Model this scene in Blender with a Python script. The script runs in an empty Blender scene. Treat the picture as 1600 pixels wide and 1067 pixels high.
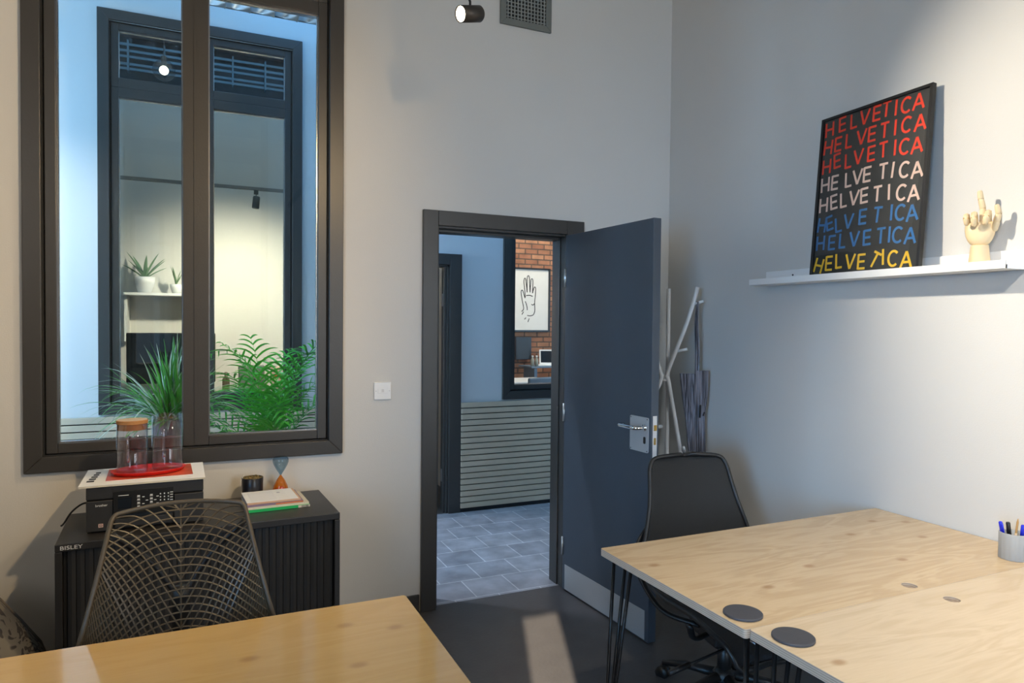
import bpy, bmesh, math, random
from mathutils import Vector, Matrix
random.seed(7)
C = bpy.context.scene.collection
S = bpy.context.scene
PI = math.pi
def rad(a): return math.radians(a)

# ------------------------------------------------------------------ camera
cd = bpy.data.cameras.new('camera'); cam = bpy.data.objects.new('camera', cd); C.objects.link(cam)
yaw, pit, rol = rad(24.38), rad(-1.337), rad(0.5447)
fw = Vector((math.sin(yaw)*math.cos(pit), math.cos(yaw)*math.cos(pit), math.sin(pit)))
rt = Vector((math.cos(yaw), -math.sin(yaw), 0)); up = rt.cross(fw)
rt, up = rt*math.cos(rol)+up*math.sin(rol), up*math.cos(rol)-rt*math.sin(rol)
m = Matrix.Identity(4)
for i in range(3):
    m[i][0] = rt[i]; m[i][1] = up[i]; m[i][2] = -fw[i]
m.translation = (0, -3.4, 1.4826)
cam.matrix_world = m
cd.sensor_width = 36; cd.lens = 36*1073.4/1600; cd.clip_start = 0.05
S.camera = cam

# ------------------------------------------------------------------ world, exposure
w = bpy.data.worlds.new('world'); S.world = w; w.use_nodes = True
bg = w.node_tree.nodes['Background']; bg.inputs[0].default_value = (0.5, 0.72, 1, 1); bg.inputs[1].default_value = 0.6
S.view_settings.view_transform = 'Standard'; S.view_settings.look = 'None'
S.view_settings.exposure = 0; S.view_settings.gamma = 1; S.view_settings.use_curve_mapping = False

XR = 2.573          # right wall
XL = -2.4           # left wall
YB = -5.6           # wall behind the camera
ZC = 3.75           # ceiling

def area(name, loc, target, sx, sy, power, col, spread=180):
    l = bpy.data.lights.new(name, 'AREA'); l.shape = 'RECTANGLE'; l.size = sx; l.size_y = sy
    l.energy = power; l.color = col; l.spread = rad(spread)
    o = bpy.data.objects.new(name, l); C.objects.link(o); o.location = loc
    o.rotation_euler = (Vector(target)-Vector(loc)).to_track_quat('-Z', 'Y').to_euler(); return o
def spot(name, loc, target, power, col, ang, blend=0.5, r=0.03):
    l = bpy.data.lights.new(name, 'SPOT'); l.energy = power; l.color = col; l.spot_size = rad(ang); l.spot_blend = blend
    l.shadow_soft_size = r
    o = bpy.data.objects.new(name, l); C.objects.link(o); o.location = loc
    o.rotation_euler = (Vector(target)-Vector(loc)).to_track_quat('-Z', 'Y').to_euler(); return o

# daylight from the tall windows behind and left of the camera, plus an added fill
area('window_light_back', (2.02, YB+0.12, 1.75), (1.9, 0, 1.1), 0.9, 2.0, 26, (0.74, 0.87, 1.0), 120)
area('upper_wall_fill', (XL+0.1, -3.7, 2.6), (0.7, 0, 2.9), 1.5, 1.2, 17, (1.0, 0.96, 0.90), 110)  # added fill that lifts the upper north wall
area('window_light_side', (XL+0.1, -4.3, 1.35), (2.5, -0.8, 0.7), 1.3, 1.2, 20, (0.20, 0.54, 1.0), 62)
# low sun through the slit added in the rear wall: the patch on the floor by the door
sl = bpy.data.lights.new('sun', 'SUN'); sl.energy = 17.0; sl.angle = rad(0.35); sl.color = (1.0, 0.84, 0.64)
so = bpy.data.objects.new('sun', sl); C.objects.link(so)
sun_dir = Vector((0.372, 0.928, -math.tan(rad(25)))).normalized()
so.rotation_euler = sun_dir.to_track_quat('-Z', 'Y').to_euler(); so.location = (0, -8, 5)
# blue daylight in the corridor, with two added spots
area('corridor_daylight', (-3.9, 1.1, 2.2), (1.8, 0.1, 1.0), 1.0, 2.0, 190, (0.38, 0.66, 1.0))
spot('corridor_wall_fill', (-1.35, 0.55, 3.0), (-0.85, 1.7, 0.95), 95, (1.0, 0.90, 0.78), 95, 1.0, 0.06)  # added spot, brightens the left corridor wall and the plants
area('corridor_rooflight', (1.6, 0.9, 3.98), (1.6, 0.9, 0), 3.0, 1.2, 24, (0.16, 0.48, 1.0))
spot('corridor_floor_fill', (0.75, 0.45, 3.0), (1.55, 0.45, 0.0), 105, (0.80, 0.86, 1.0), 44, 0.35, 0.03)  # added spot that makes the lit patch on the corridor floor
# rooms across the corridor
area('meeting_room_light', (0.3, 2.6, 3.9), (0.3, 3.9, 0.6), 2.6, 0.6, 9, (0.85, 0.95, 1.0))
spot('meeting_wall_wash', (0.44, 3.0, 2.45), (0.30, 4.3, 1.35), 200, (1.0, 0.84, 0.64), 118, 1.0, 0.05)
area('meeting_upper_fill', (0.0, 3.4, 4.8), (0, 5.2, 4.4), 2.6, 0.6, 16, (0.20, 0.55, 1.0))  # blue fill added to brighten the duct behind the upper panes
area('brick_room_light', (4.0, 3.6, 3.6), (3.9, 4.9, 1.2), 1.8, 1.2, 60, (1.0, 0.88, 0.74))
area('brick_room_daylight', (5.0, 3.0, 1.5), (3.8, 4.5, 0.8), 1.2, 1.4, 30, (0.45, 0.70, 1.0))

# ------------------------------------------------------------------ materials
MATS = {}
def nd(nt, t, **k):
    n = nt.nodes.new(t)
    for a, b in k.items(): setattr(n, a, b)
    return n
def mat(name, col, rough=0.5, metal=0.0, var=0.06, scale=12.0, bump=0.0, bscale=80.0, spec=0.5, trans=0, coat=0):
    if name in MATS: return MATS[name]
    mt = bpy.data.materials.new(name); mt.use_nodes = True; nt = mt.node_tree; b = nt.nodes['Principled BSDF']
    b.inputs['Roughness'].default_value = rough; b.inputs['Metallic'].default_value = metal
    b.inputs['Specular IOR Level'].default_value = spec
    b.inputs['Transmission Weight'].default_value = trans
    b.inputs['Coat Weight'].default_value = coat
    tc = nd(nt, 'ShaderNodeTexCoord'); nz = nd(nt, 'ShaderNodeTexNoise'); nz.inputs['Scale'].default_value = scale
    nz.inputs['Detail'].default_value = 4
    nt.links.new(tc.outputs['Object'], nz.inputs['Vector'])
    mx = nd(nt, 'ShaderNodeMix', data_type='RGBA')
    c = Vector(col[:3])
    mx.inputs[6].default_value = (*(c*(1-var)), 1); mx.inputs[7].default_value = (*[min(1, x) for x in c*(1+var)], 1)
    nt.links.new(nz.outputs['Fac'], mx.inputs[0]); nt.links.new(mx.outputs[2], b.inputs['Base Color'])
    if bump:
        n2 = nd(nt, 'ShaderNodeTexNoise'); n2.inputs['Scale'].default_value = bscale
        bp = nd(nt, 'ShaderNodeBump'); bp.inputs['Strength'].default_value = bump; bp.inputs['Distance'].default_value = 0.01
        nt.links.new(tc.outputs['Object'], n2.inputs['Vector']); nt.links.new(n2.outputs['Fac'], bp.inputs['Height'])
        nt.links.new(bp.outputs[0], b.inputs['Normal'])
    MATS[name] = mt; return mt
def emis(name, col, strength):
    mt = bpy.data.materials.new(name); mt.use_nodes = True; nt = mt.node_tree; nt.nodes.clear()
    e = nd(nt, 'ShaderNodeEmission'); e.inputs[0].default_value = (*col, 1); e.inputs[1].default_value = strength
    o = nd(nt, 'ShaderNodeOutputMaterial'); nt.links.new(e.outputs[0], o.inputs[0]); return mt
def glass(name, tint=(1, 1, 1), rough=0.0, power=5, gain=1.0):
    mt = bpy.data.materials.new(name); mt.use_nodes = True; nt = mt.node_tree; nt.nodes.clear()
    t = nd(nt, 'ShaderNodeBsdfTransparent'); t.inputs[0].default_value = (*tint, 1)
    g = nd(nt, 'ShaderNodeBsdfGlossy'); g.inputs['Roughness'].default_value = rough
    f = nd(nt, 'ShaderNodeLayerWeight'); f.inputs[0].default_value = 0.5
    pw = nd(nt, 'ShaderNodeMath', operation='POWER'); pw.inputs[1].default_value = power
    nt.links.new(f.outputs['Facing'], pw.inputs[0])
    mu = nd(nt, 'ShaderNodeMath', operation='MULTIPLY_ADD'); mu.inputs[1].default_value = 0.5; mu.inputs[2].default_value = 0.022*gain; mu.use_clamp = True
    mx = nd(nt, 'ShaderNodeMixShader'); o = nd(nt, 'ShaderNodeOutputMaterial')
    nt.links.new(pw.outputs[0], mu.inputs[0]); nt.links.new(mu.outputs[0], mx.inputs[0])
    nt.links.new(t.outputs[0], mx.inputs[1]); nt.links.new(g.outputs[0], mx.inputs[2]); nt.links.new(mx.outputs[0], o.inputs[0])
    return mt
def birch(name, c1, c2, knot=(0.36, 0.19, 0.08), coat=0.0):
    mt = bpy.data.materials.new(name); mt.use_nodes = True; nt = mt.node_tree; b = nt.nodes['Principled BSDF']
    b.inputs['Roughness'].default_value = 0.27; b.inputs['Specular IOR Level'].default_value = 0.42; b.inputs['Coat Weight'].default_value = coat; b.inputs['Coat Roughness'].default_value = 0.06
    L = nt.links.new
    tc = nd(nt, 'ShaderNodeTexCoord')
    mp = nd(nt, 'ShaderNodeMapping'); mp.inputs['Scale'].default_value = (0.9, 5.0, 1); L(tc.outputs['Object'], mp.inputs[0])
    n1 = nd(nt, 'ShaderNodeTexNoise'); n1.inputs['Scale'].default_value = 2.2; n1.inputs['Detail'].default_value = 3; n1.inputs['Distortion'].default_value = 1.2
    L(mp.outputs[0], n1.inputs['Vector'])
    wv = nd(nt, 'ShaderNodeMath', operation='MULTIPLY'); wv.inputs[1].default_value = 26
    L(n1.outputs['Fac'], wv.inputs[0])
    sn = nd(nt, 'ShaderNodeMath', operation='SINE'); L(wv.outputs[0], sn.inputs[0])
    sm = nd(nt, 'ShaderNodeMapRange'); sm.inputs[1].default_value = -1; sm.inputs[2].default_value = 1; sm.inputs[3].default_value = 0.28; sm.inputs[4].default_value = 0.62
    L(sn.outputs[0], sm.inputs[0])
    mp2 = nd(nt, 'ShaderNodeMapping'); mp2.inputs['Scale'].default_value = (6, 90, 1); L(tc.outputs['Object'], mp2.inputs[0])
    n2 = nd(nt, 'ShaderNodeTexNoise'); n2.inputs['Scale'].default_value = 2; n2.inputs['Detail'].default_value = 4; L(mp2.outputs[0], n2.inputs['Vector'])
    av = nd(nt, 'ShaderNodeMath', operation='MULTIPLY_ADD'); av.inputs[1].default_value = 0.5; L(n2.outputs['Fac'], av.inputs[0]); L(sm.outputs[0], av.inputs[2])
    mx = nd(nt, 'ShaderNodeMix', data_type='RGBA'); mx.inputs[6].default_value = (*c1, 1); mx.inputs[7].default_value = (*c2, 1); 
    sb = nd(nt, 'ShaderNodeMath', operation='SUBTRACT'); sb.inputs[1].default_value = 0.2; L(av.outputs[0], sb.inputs[0]); L(sb.outputs[0], mx.inputs[0])
    vo = nd(nt, 'ShaderNodeTexVoronoi', voronoi_dimensions='2D'); vo.inputs['Scale'].default_value = 4.2
    mp3 = nd(nt, 'ShaderNodeMapping'); mp3.inputs['Scale'].default_value = (0.8, 1.25, 0); L(tc.outputs['Object'], mp3.inputs[0]); L(mp3.outputs[0], vo.inputs['Vector'])
    kr = nd(nt, 'ShaderNodeMapRange'); kr.inputs[1].default_value = 0.02; kr.inputs[2].default_value = 0.10; kr.inputs[3].default_value = 1.0; kr.inputs[4].default_value = 0; kr.interpolation_type = 'SMOOTHSTEP'
    L(vo.outputs['Distance'], kr.inputs[0])
    sep = nd(nt, 'ShaderNodeSeparateColor'); L(vo.outputs['Color'], sep.inputs[0])
    gt = nd(nt, 'ShaderNodeMath', operation='GREATER_THAN'); gt.inputs[1].default_value = 0.42; L(sep.outputs[0], gt.inputs[0])
    km = nd(nt, 'ShaderNodeMath', operation='MULTIPLY'); L(kr.outputs[0], km.inputs[0]); L(gt.outputs[0], km.inputs[1])
    k2 = nd(nt, 'ShaderNodeMath', operation='MULTIPLY'); L(km.outputs[0], k2.inputs[0]); k2.inputs[1].default_value = 0.62
    mk = nd(nt, 'ShaderNodeMix', data_type='RGBA'); L(k2.outputs[0], mk.inputs[0]); L(mx.outputs[2], mk.inputs[6]); mk.inputs[7].default_value = (*knot, 1)
    L(mk.outputs[2], b.inputs['Base Color'])
    return mt
def plyedge(name):
    mt = bpy.data.materials.new(name); mt.use_nodes = True; nt = mt.node_tree; b = nt.nodes['Principled BSDF']; b.inputs['Roughness'].default_value = 0.6
    L = nt.links.new; tc = nd(nt, 'ShaderNodeTexCoord'); sp = nd(nt, 'ShaderNodeSeparateXYZ'); L(tc.outputs['Object'], sp.inputs[0])
    mu = nd(nt, 'ShaderNodeMath', operation='MULTIPLY'); mu.inputs[1].default_value = 2*PI/0.0056; L(sp.outputs[2], mu.inputs[0])
    sn = nd(nt, 'ShaderNodeMath', operation='SINE'); L(mu.outputs[0], sn.inputs[0])
    nz = nd(nt, 'ShaderNodeTexNoise'); nz.inputs['Scale'].default_value = 30; L(tc.outputs['Object'], nz.inputs[0])
    ad = nd(nt, 'ShaderNodeMath', operation='ADD'); L(sn.outputs[0], ad.inputs[0]); L(nz.outputs['Fac'], ad.inputs[1])
    mr = nd(nt, 'ShaderNodeMapRange'); mr.inputs[1].default_value = -0.6; mr.inputs[2].default_value = 1.4; L(ad.outputs[0], mr.inputs[0])
    mx = nd(nt, 'ShaderNodeMix', data_type='RGBA'); mx.inputs[6].default_value = (0.46, 0.34, 0.25, 1); mx.inputs[7].default_value = (0.68, 0.55, 0.43, 1)
    L(mr.outputs[0], mx.inputs[0]); L(mx.outputs[2], b.inputs['Base Color']); return mt
def bricks(name, c1, c2, mortar, bw, rh, ms, off=0.5, axis='xy', rough=0.6, bump=0.4, origin=(0, 0, 0), bias=0):
    mt = bpy.data.materials.new(name); mt.use_nodes = True; nt = mt.node_tree; b = nt.nodes['Principled BSDF']; b.inputs['Roughness'].default_value = rough
    L = nt.links.new; tc = nd(nt, 'ShaderNodeTexCoord'); mp = nd(nt, 'ShaderNodeMapping'); L(tc.outputs['Object'], mp.inputs[0])
    mp.inputs['Location'].default_value = origin
    if axis == 'xz': mp.inputs['Rotation'].default_value = (-PI/2, 0, 0)
    br = nd(nt, 'ShaderNodeTexBrick'); L(mp.outputs[0], br.inputs['Vector']); br.offset = off
    br.inputs['Color1'].default_value = (*c1, 1); br.inputs['Color2'].default_value = (*c2, 1); br.inputs['Mortar'].default_value = (*mortar, 1)
    br.inputs['Scale'].default_value = 1; br.inputs['Brick Width'].default_value = bw; br.inputs['Row Height'].default_value = rh
    br.inputs['Mortar Size'].default_value = ms; br.inputs['Mortar Smooth'].default_value = 0.2; br.inputs['Bias'].default_value = bias
    nz = nd(nt, 'ShaderNodeTexNoise'); nz.inputs['Scale'].default_value = 7; nz.inputs['Detail'].default_value = 6; L(tc.outputs['Object'], nz.inputs['Vector'])
    mr = nd(nt, 'ShaderNodeMapRange'); mr.inputs[1].default_value = 0.3; mr.inputs[2].default_value = 0.7; mr.inputs[3].default_value = 0.72; mr.inputs[4].default_value = 1.25; L(nz.outputs['Fac'], mr.inputs[0])
    mx = nd(nt, 'ShaderNodeMix', data_type='RGBA', blend_type='MULTIPLY'); mx.inputs[0].default_value = 1
    L(br.outputs['Color'], mx.inputs[6]); L(mr.outputs[0], mx.inputs[7]); L(mx.outputs[2], b.inputs['Base Color'])
    bp = nd(nt, 'ShaderNodeBump'); bp.inputs['Strength'].default_value = bump; bp.inputs['Distance'].default_value = 0.01; bp.invert = True
    L(br.outputs['Fac'], bp.inputs['Height']); L(bp.outputs[0], b.inputs['Normal']); return mt
def stripes(name, c1, c2, freq, rough=0.8):
    mt = bpy.data.materials.new(name); mt.use_nodes = True; nt = mt.node_tree; b = nt.nodes['Principled BSDF']; b.inputs['Roughness'].default_value = rough
    L = nt.links.new; tc = nd(nt, 'ShaderNodeTexCoord'); mp = nd(nt, 'ShaderNodeMapping'); mp.inputs['Scale'].default_value = (freq, freq, 2.5); L(tc.outputs['Object'], mp.inputs[0])
    nz = nd(nt, 'ShaderNodeTexNoise'); nz.inputs['Scale'].default_value = 1; nz.inputs['Detail'].default_value = 3; L(mp.outputs[0], nz.inputs['Vector'])
    mr = nd(nt, 'ShaderNodeMapRange'); mr.inputs[1].default_value = 0.40; mr.inputs[2].default_value = 0.60; L(nz.outputs['Fac'], mr.inputs[0])
    mx = nd(nt, 'ShaderNodeMix', data_type='RGBA'); mx.inputs[6].default_value = (*c1, 1); mx.inputs[7].default_value = (*c2, 1)
    L(mr.outputs[0], mx.inputs[0]); L(mx.outputs[2], b.inputs['Base Color']); return mt

M = dict(
    wall=mat('wall_paint', (0.66, 0.645, 0.615), 0.85, var=0.02, scale=3, bump=0.06, bscale=180),
    cwall=mat('corridor_paint', (0.72, 0.74, 0.74), 0.8, var=0.02, scale=3, bump=0.05),
    mwall=mat('meeting_paint', (0.72, 0.70, 0.65), 0.85, var=0.02, scale=3),
    ceil=mat('ceiling_paint', (0.70, 0.70, 0.68), 0.9, var=0.02),
    darkceil=mat('dark_ceiling', (0.015, 0.018, 0.022), 0.8),
    floor=mat('vinyl_floor', (0.080, 0.076, 0.076), 0.42, var=0.22, scale=9, bump=0.08, bscale=60),
    frame=mat('frame_paint', (0.046, 0.043, 0.040), 0.38, var=0.05, scale=20, bump=0.04, bscale=120),
    door=mat('door_paint', (0.062, 0.079, 0.102), 0.45, var=0.05, scale=14, bump=0.05, bscale=150),
    groove=mat('groove_black', (0.012, 0.012, 0.012), 0.6),
    bead=mat('spacer_metal', (0.45, 0.45, 0.46), 0.25, 0.9),
    steel=mat('brushed_steel', (0.62, 0.63, 0.64), 0.33, 0.85, var=0.04, scale=40),
    satin=mat('satin_plate', (0.50, 0.51, 0.52), 0.5, 0.35, var=0.03),
    chrome=mat('chrome', (0.80, 0.80, 0.80), 0.08, 1.0, var=0.01),
    brass=mat('brass', (0.55, 0.36, 0.10), 0.35, 0.9),
    white=mat('white_lacquer', (0.86, 0.86, 0.85), 0.4, var=0.01),
    offwhite=mat('off_white_metal', (0.70, 0.68, 0.66), 0.4, var=0.03),
    black=mat('black_plastic', (0.014, 0.013, 0.013), 0.42, var=0.1),
    blackm=mat('black_metal', (0.010, 0.010, 0.011), 0.35, 0.2),
    cab=mat('cabinet_black', (0.022, 0.021, 0.021), 0.36, var=0.12, scale=60, bump=0.08, bscale=300),
    tamb=mat('tambour_black', (0.016, 0.015, 0.014), 0.5, var=0.1),
    print_=mat('printer_black', (0.020, 0.019, 0.018), 0.5, var=0.1, bump=0.08, bscale=400),
    mesh=mat('mesh_taupe', (0.080, 0.062, 0.040), 0.42, var=0.08),
    darkmesh=mat('mesh_black', (0.016, 0.015, 0.014), 0.7, var=0.1, bump=0.3, bscale=400),
    seat=mat('seat_fabric', (0.018, 0.020, 0.024), 0.75, var=0.15, bump=0.3, bscale=300),
    silver=mat('silver_wire', (0.62, 0.64, 0.68), 0.3, 0.8),
    duct=mat('galvanised_duct', (0.62, 0.64, 0.66), 0.28, 0.9, var=0.10, scale=5),
    cork=mat('cork', (0.42, 0.20, 0.07), 0.7, var=0.25, scale=60),
    corktop=mat('cork_top', (0.60, 0.44, 0.28), 0.7, var=0.15, scale=60),
    red=mat('red_enamel', (0.75, 0.025, 0.015), 0.35, var=0.05),
    paper=mat('paper', (0.80, 0.80, 0.78), 0.8, var=0.03),
    paper2=mat('paper_cream', (0.66, 0.60, 0.48), 0.8, var=0.04),
    orange=mat('orange_cover', (0.55, 0.17, 0.07), 0.5),
    green=mat('green_cover', (0.01, 0.42, 0.10), 0.45, var=0.03),
    violet=mat('violet_cover', (0.23, 0.17, 0.25), 0.5),
    blue=mat('blue_cover', (0.03, 0.10, 0.45), 0.5),
    coaster=mat('slate_rubber', (0.060, 0.060, 0.070), 0.6, var=0.08, bump=0.05),
    concrete=mat('grey_clay', (0.34, 0.34, 0.335), 0.7, var=0.05, scale=30),
    bluepen=mat('blue_pen', (0.02, 0.03, 0.62), 0.2),
    beech=mat('pale_beech', (0.78, 0.60, 0.36), 0.45, var=0.06, scale=20),
    beechd=mat('beech_joint', (0.48, 0.27, 0.09), 0.5),
    pencil=mat('pencil_wood', (0.62, 0.45, 0.28), 0.5),
    pot=mat('black_pot', (0.012, 0.012, 0.016), 0.3),
    soil=mat('bark_mulch', (0.22, 0.16, 0.06), 0.9, var=0.6, scale=60, bump=0.8, bscale=90),
    slat=mat('limed_slat', (0.62, 0.50, 0.36), 0.6, var=0.12, scale=8),
    slatgap=mat('slat_gap', (0.02, 0.022, 0.025), 0.8),
    leaf=mat('palm_leaf', (0.06, 0.42, 0.035), 0.34, var=0.6, scale=14),
    leafl=mat('spider_leaf', (0.12, 0.42, 0.06), 0.4, var=0.5, scale=22),
    leafw=mat('spider_leaf_pale', (0.55, 0.66, 0.55), 0.45, var=0.2, scale=22),
    stem=mat('palm_stem', (0.10, 0.22, 0.05), 0.5),
    terr=mat('grey_planter', (0.25, 0.25, 0.25), 0.7),
    glass=glass('window_glass', (0.93, 0.97, 0.97), gain=1.3),
    thin=glass('thin_glass', (0.955, 0.945, 0.965), power=2.6, gain=2.6),
    gblue=glass('blue_glass', (0.56, 0.68, 0.76), 0.03, power=3, gain=3),
    gorange=glass('amber_glass', (0.94, 0.52, 0.12), 0.03, power=3, gain=3),
    pglass=glass('picture_glass', (1, 1, 1), gain=1.0),
    bulb=emis('lamp_lens', (1.0, 0.86, 0.62), 45),
    globe=emis('globe_glow', (1.0, 0.80, 0.62), 7),
    birchR=birch('birch_ply', (0.52, 0.36, 0.20), (0.72, 0.54, 0.335)), birchN=birch('birch_ply_near', (0.58, 0.43, 0.27), (0.74, 0.585, 0.40)),
    birchLamplit=birch('birch_ply_lamplit', (0.55, 0.345, 0.115), (0.63, 0.42, 0.165), coat=0.8),  # yellow of the warm lamplight is put into this birch colour
    ply=plyedge('ply_edge'),
    slate=bricks('slate_tiles', (0.30, 0.30, 0.325), (0.37, 0.37, 0.395), (0.62, 0.62, 0.62), 0.2547, 0.25, 0.0035, origin=(0.029, -0.06, 0), rough=0.40, bump=0.15),
    brick=bricks('red_brick', (0.30, 0.12, 0.065), (0.46, 0.22, 0.12), (0.11, 0.07, 0.05), 0.19, 0.070, 0.009, axis='xz', rough=0.9),
    tote=stripes('tote_stripes', (0.045, 0.045, 0.055), (0.27, 0.26, 0.30), 130),
    black_paper=mat('poster_black', (0.020, 0.022, 0.022), 0.5, var=0.1),
    pred=mat('ink_red', (0.92, 0.042, 0.008), 0.6, var=0.05), ppink=mat('ink_pink', (0.82, 0.60, 0.50), 0.6, var=0.04),
    pblue=mat('ink_blue', (0.03, 0.17, 0.42), 0.6, var=0.05), pyel=mat('ink_yellow', (0.90, 0.56, 0.03), 0.6, var=0.04),
    ink=mat('black_ink', (0.012, 0.012, 0.012), 0.7), print_white=mat('printed_white', (0.72, 0.72, 0.70), 0.5),
    screen=mat('dark_screen', (0.012, 0.016, 0.022), 0.12, var=0.02),
    beige=mat('beige_fabric', (0.55, 0.40, 0.27), 0.9, var=0.1, bump=0.3),
    darkblue=mat('dark_box', (0.03, 0.035, 0.05), 0.6),
    floral=None)

def floralmat():
    mt = bpy.data.materials.new('floral_weave'); mt.use_nodes = True; nt = mt.node_tree; b = nt.nodes['Principled BSDF']; b.inputs['Roughness'].default_value = 0.9
    L = nt.links.new; tc = nd(nt, 'ShaderNodeTexCoord')
    n0 = nd(nt, 'ShaderNodeTexNoise'); n0.inputs['Scale'].default_value = 9; n0.inputs['Distortion'].default_value = 2.4; L(tc.outputs['Object'], n0.inputs['Vector'])
    mu = nd(nt, 'ShaderNodeMath', operation='MULTIPLY'); mu.inputs[1].default_value = 26; L(n0.outputs['Fac'], mu.inputs[0])
    sn = nd(nt, 'ShaderNodeMath', operation='SINE'); L(mu.outputs[0], sn.inputs[0])
    mr = nd(nt, 'ShaderNodeMapRange'); mr.inputs[1].default_value = 0.0; mr.inputs[2].default_value = 0.5; L(sn.outputs[0], mr.inputs[0])
    mx = nd(nt, 'ShaderNodeMix', data_type='RGBA'); mx.inputs[6].default_value = (0.17, 0.155, 0.13, 1); mx.inputs[7].default_value = (0.045, 0.04, 0.04, 1)
    L(mr.outputs[0], mx.inputs[0]); L(mx.outputs[2], b.inputs['Base Color']); return mt
M['floral'] = floralmat()

# ------------------------------------------------------------------ mesh helpers
def obj(name, bm, mt, parent=None, smooth=False, bevel=0.0, seg=2, label=None):
    me = bpy.data.meshes.new(name); bmesh.ops.recalc_face_normals(bm, faces=bm.faces[:]); bm.to_mesh(me); bm.free()
    for x in (mt if isinstance(mt, (list, tuple)) else [mt]): me.materials.append(x)
    if smooth:
        for p in me.polygons: p.use_smooth = True
    o = bpy.data.objects.new(name, me); C.objects.link(o)
    if parent is not None: o.parent = parent
    if bevel:
        b = o.modifiers.new('bevel', 'BEVEL'); b.width = bevel; b.segments = seg; b.limit_method = 'ANGLE'; b.angle_limit = rad(35)
    if label: o['label'] = label
    return o
def split_loose(o):
    """separate a mesh of several pieces into one object per piece"""
    bm = BM(); bm.from_mesh(o.data); bm.verts.index_update(); seen = set(); comps = []
    for v in bm.verts:
        if v.index in seen: continue
        st = [v]; seen.add(v.index); c = []
        while st:
            q = st.pop(); c.append(q.index)
            for e in q.link_edges:
                u = e.other_vert(q)
                if u.index not in seen: seen.add(u.index); st.append(u)
        comps.append(set(c))
    bm.free()
    for k, c in enumerate(comps[1:]):
        b2 = BM(); b2.from_mesh(o.data); b2.verts.ensure_lookup_table()
        bmesh.ops.delete(b2, geom=[v for v in b2.verts if v.index not in c], context='VERTS')
        me = bpy.data.meshes.new(o.name); b2.to_mesh(me); b2.free()
        for m_ in o.data.materials: me.materials.append(m_)
        n = o.copy(); n.data = me; C.objects.link(n)
    b2 = BM(); b2.from_mesh(o.data); bmesh.ops.delete(b2, geom=[v for v in b2.verts if v.index not in comps[0]], context='VERTS')
    me = bpy.data.meshes.new(o.name); b2.to_mesh(me); b2.free()
    for m_ in o.data.materials: me.materials.append(m_)
    o.data = me
def tag(o, label, cat, group=None, kind=None):
    o['label'] = label; o['category'] = cat
    if group: o['group'] = group
    if kind: o['kind'] = kind
    return o
def thing(name, label, cat, loc=(0, 0, 0), rz=0.0, group=None):
    o = bpy.data.objects.new(name, None); C.objects.link(o); o.location = loc; o.rotation_euler = (0, 0, rz); o.empty_display_size = 0.1
    return tag(o, label, cat, group)
def sthing(name, loc=(0, 0, 0)):
    o = bpy.data.objects.new(name, None); C.objects.link(o); o.location = loc; o['kind'] = 'structure'; return o
def BM(): return bmesh.new()
def box(bm, x0, x1, y0, y1, z0, z1, M4=None, mi=0):
    vs = [bm.verts.new((x, y, z)) for x in (x0, x1) for y in (y0, y1) for z in (z0, z1)]
    if M4 is not None:
        for v in vs: v.co = M4 @ v.co
    F = [(0, 1, 3, 2), (4, 6, 7, 5), (0, 4, 5, 1), (2, 3, 7, 6), (0, 2, 6, 4), (1, 5, 7, 3)]
    for f in F:
        fc = bm.faces.new([vs[i] for i in f]); fc.material_index = mi
    return vs
def bx(x0, x1, y0, y1, z0, z1):
    bm = BM(); box(bm, x0, x1, y0, y1, z0, z1); return bm
def prism(bm, pts, z0, z1, M4=None):
    a = [bm.verts.new((x, y, z0)) for x, y in pts]; b = [bm.verts.new((x, y, z1)) for x, y in pts]
    if M4 is not None:
        for v in a+b: v.co = M4 @ v.co
    n = len(pts)
    bm.faces.new(a[::-1]); bm.faces.new(b)
    for i in range(n): bm.faces.new((a[i], a[(i+1) % n], b[(i+1) % n], b[i]))
def tube(bm, pts, r, n=8, closed=False, flat=1.0, cap=True):
    pts = [Vector(p) for p in pts]; N = len(pts); rings = []
    rr = r if isinstance(r, (list, tuple)) else [r]*N
    prev = None
    for i, p in enumerate(pts):
        if closed: t = pts[(i+1) % N]-pts[i-1]
        else: t = pts[min(i+1, N-1)]-pts[max(i-1, 0)]
        if t.length < 1e-9: t = Vector((0, 0, 1))
        t.normalize()
        if prev is None:
            a = Vector((0, 0, 1)) if abs(t.z) < 0.9 else Vector((1, 0, 0))
            nrm = (a-t*a.dot(t)).normalized()
        else:
            nrm = prev-t*prev.dot(t)
            if nrm.length < 1e-6: nrm = prev
            nrm.normalize()
        prev = nrm; bi = t.cross(nrm)
        rings.append([bm.verts.new(p+nrm*math.cos(2*PI*k/n)*rr[i]*flat+bi*math.sin(2*PI*k/n)*rr[i]) for k in range(n)])
    for i in range(N if closed else N-1):
        a, b = rings[i], rings[(i+1) % N]
        for k in range(n): bm.faces.new((a[k], a[(k+1) % n], b[(k+1) % n], b[k]))
    if cap and not closed:
        bm.faces.new(rings[0][::-1]); bm.faces.new(rings[-1])
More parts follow.
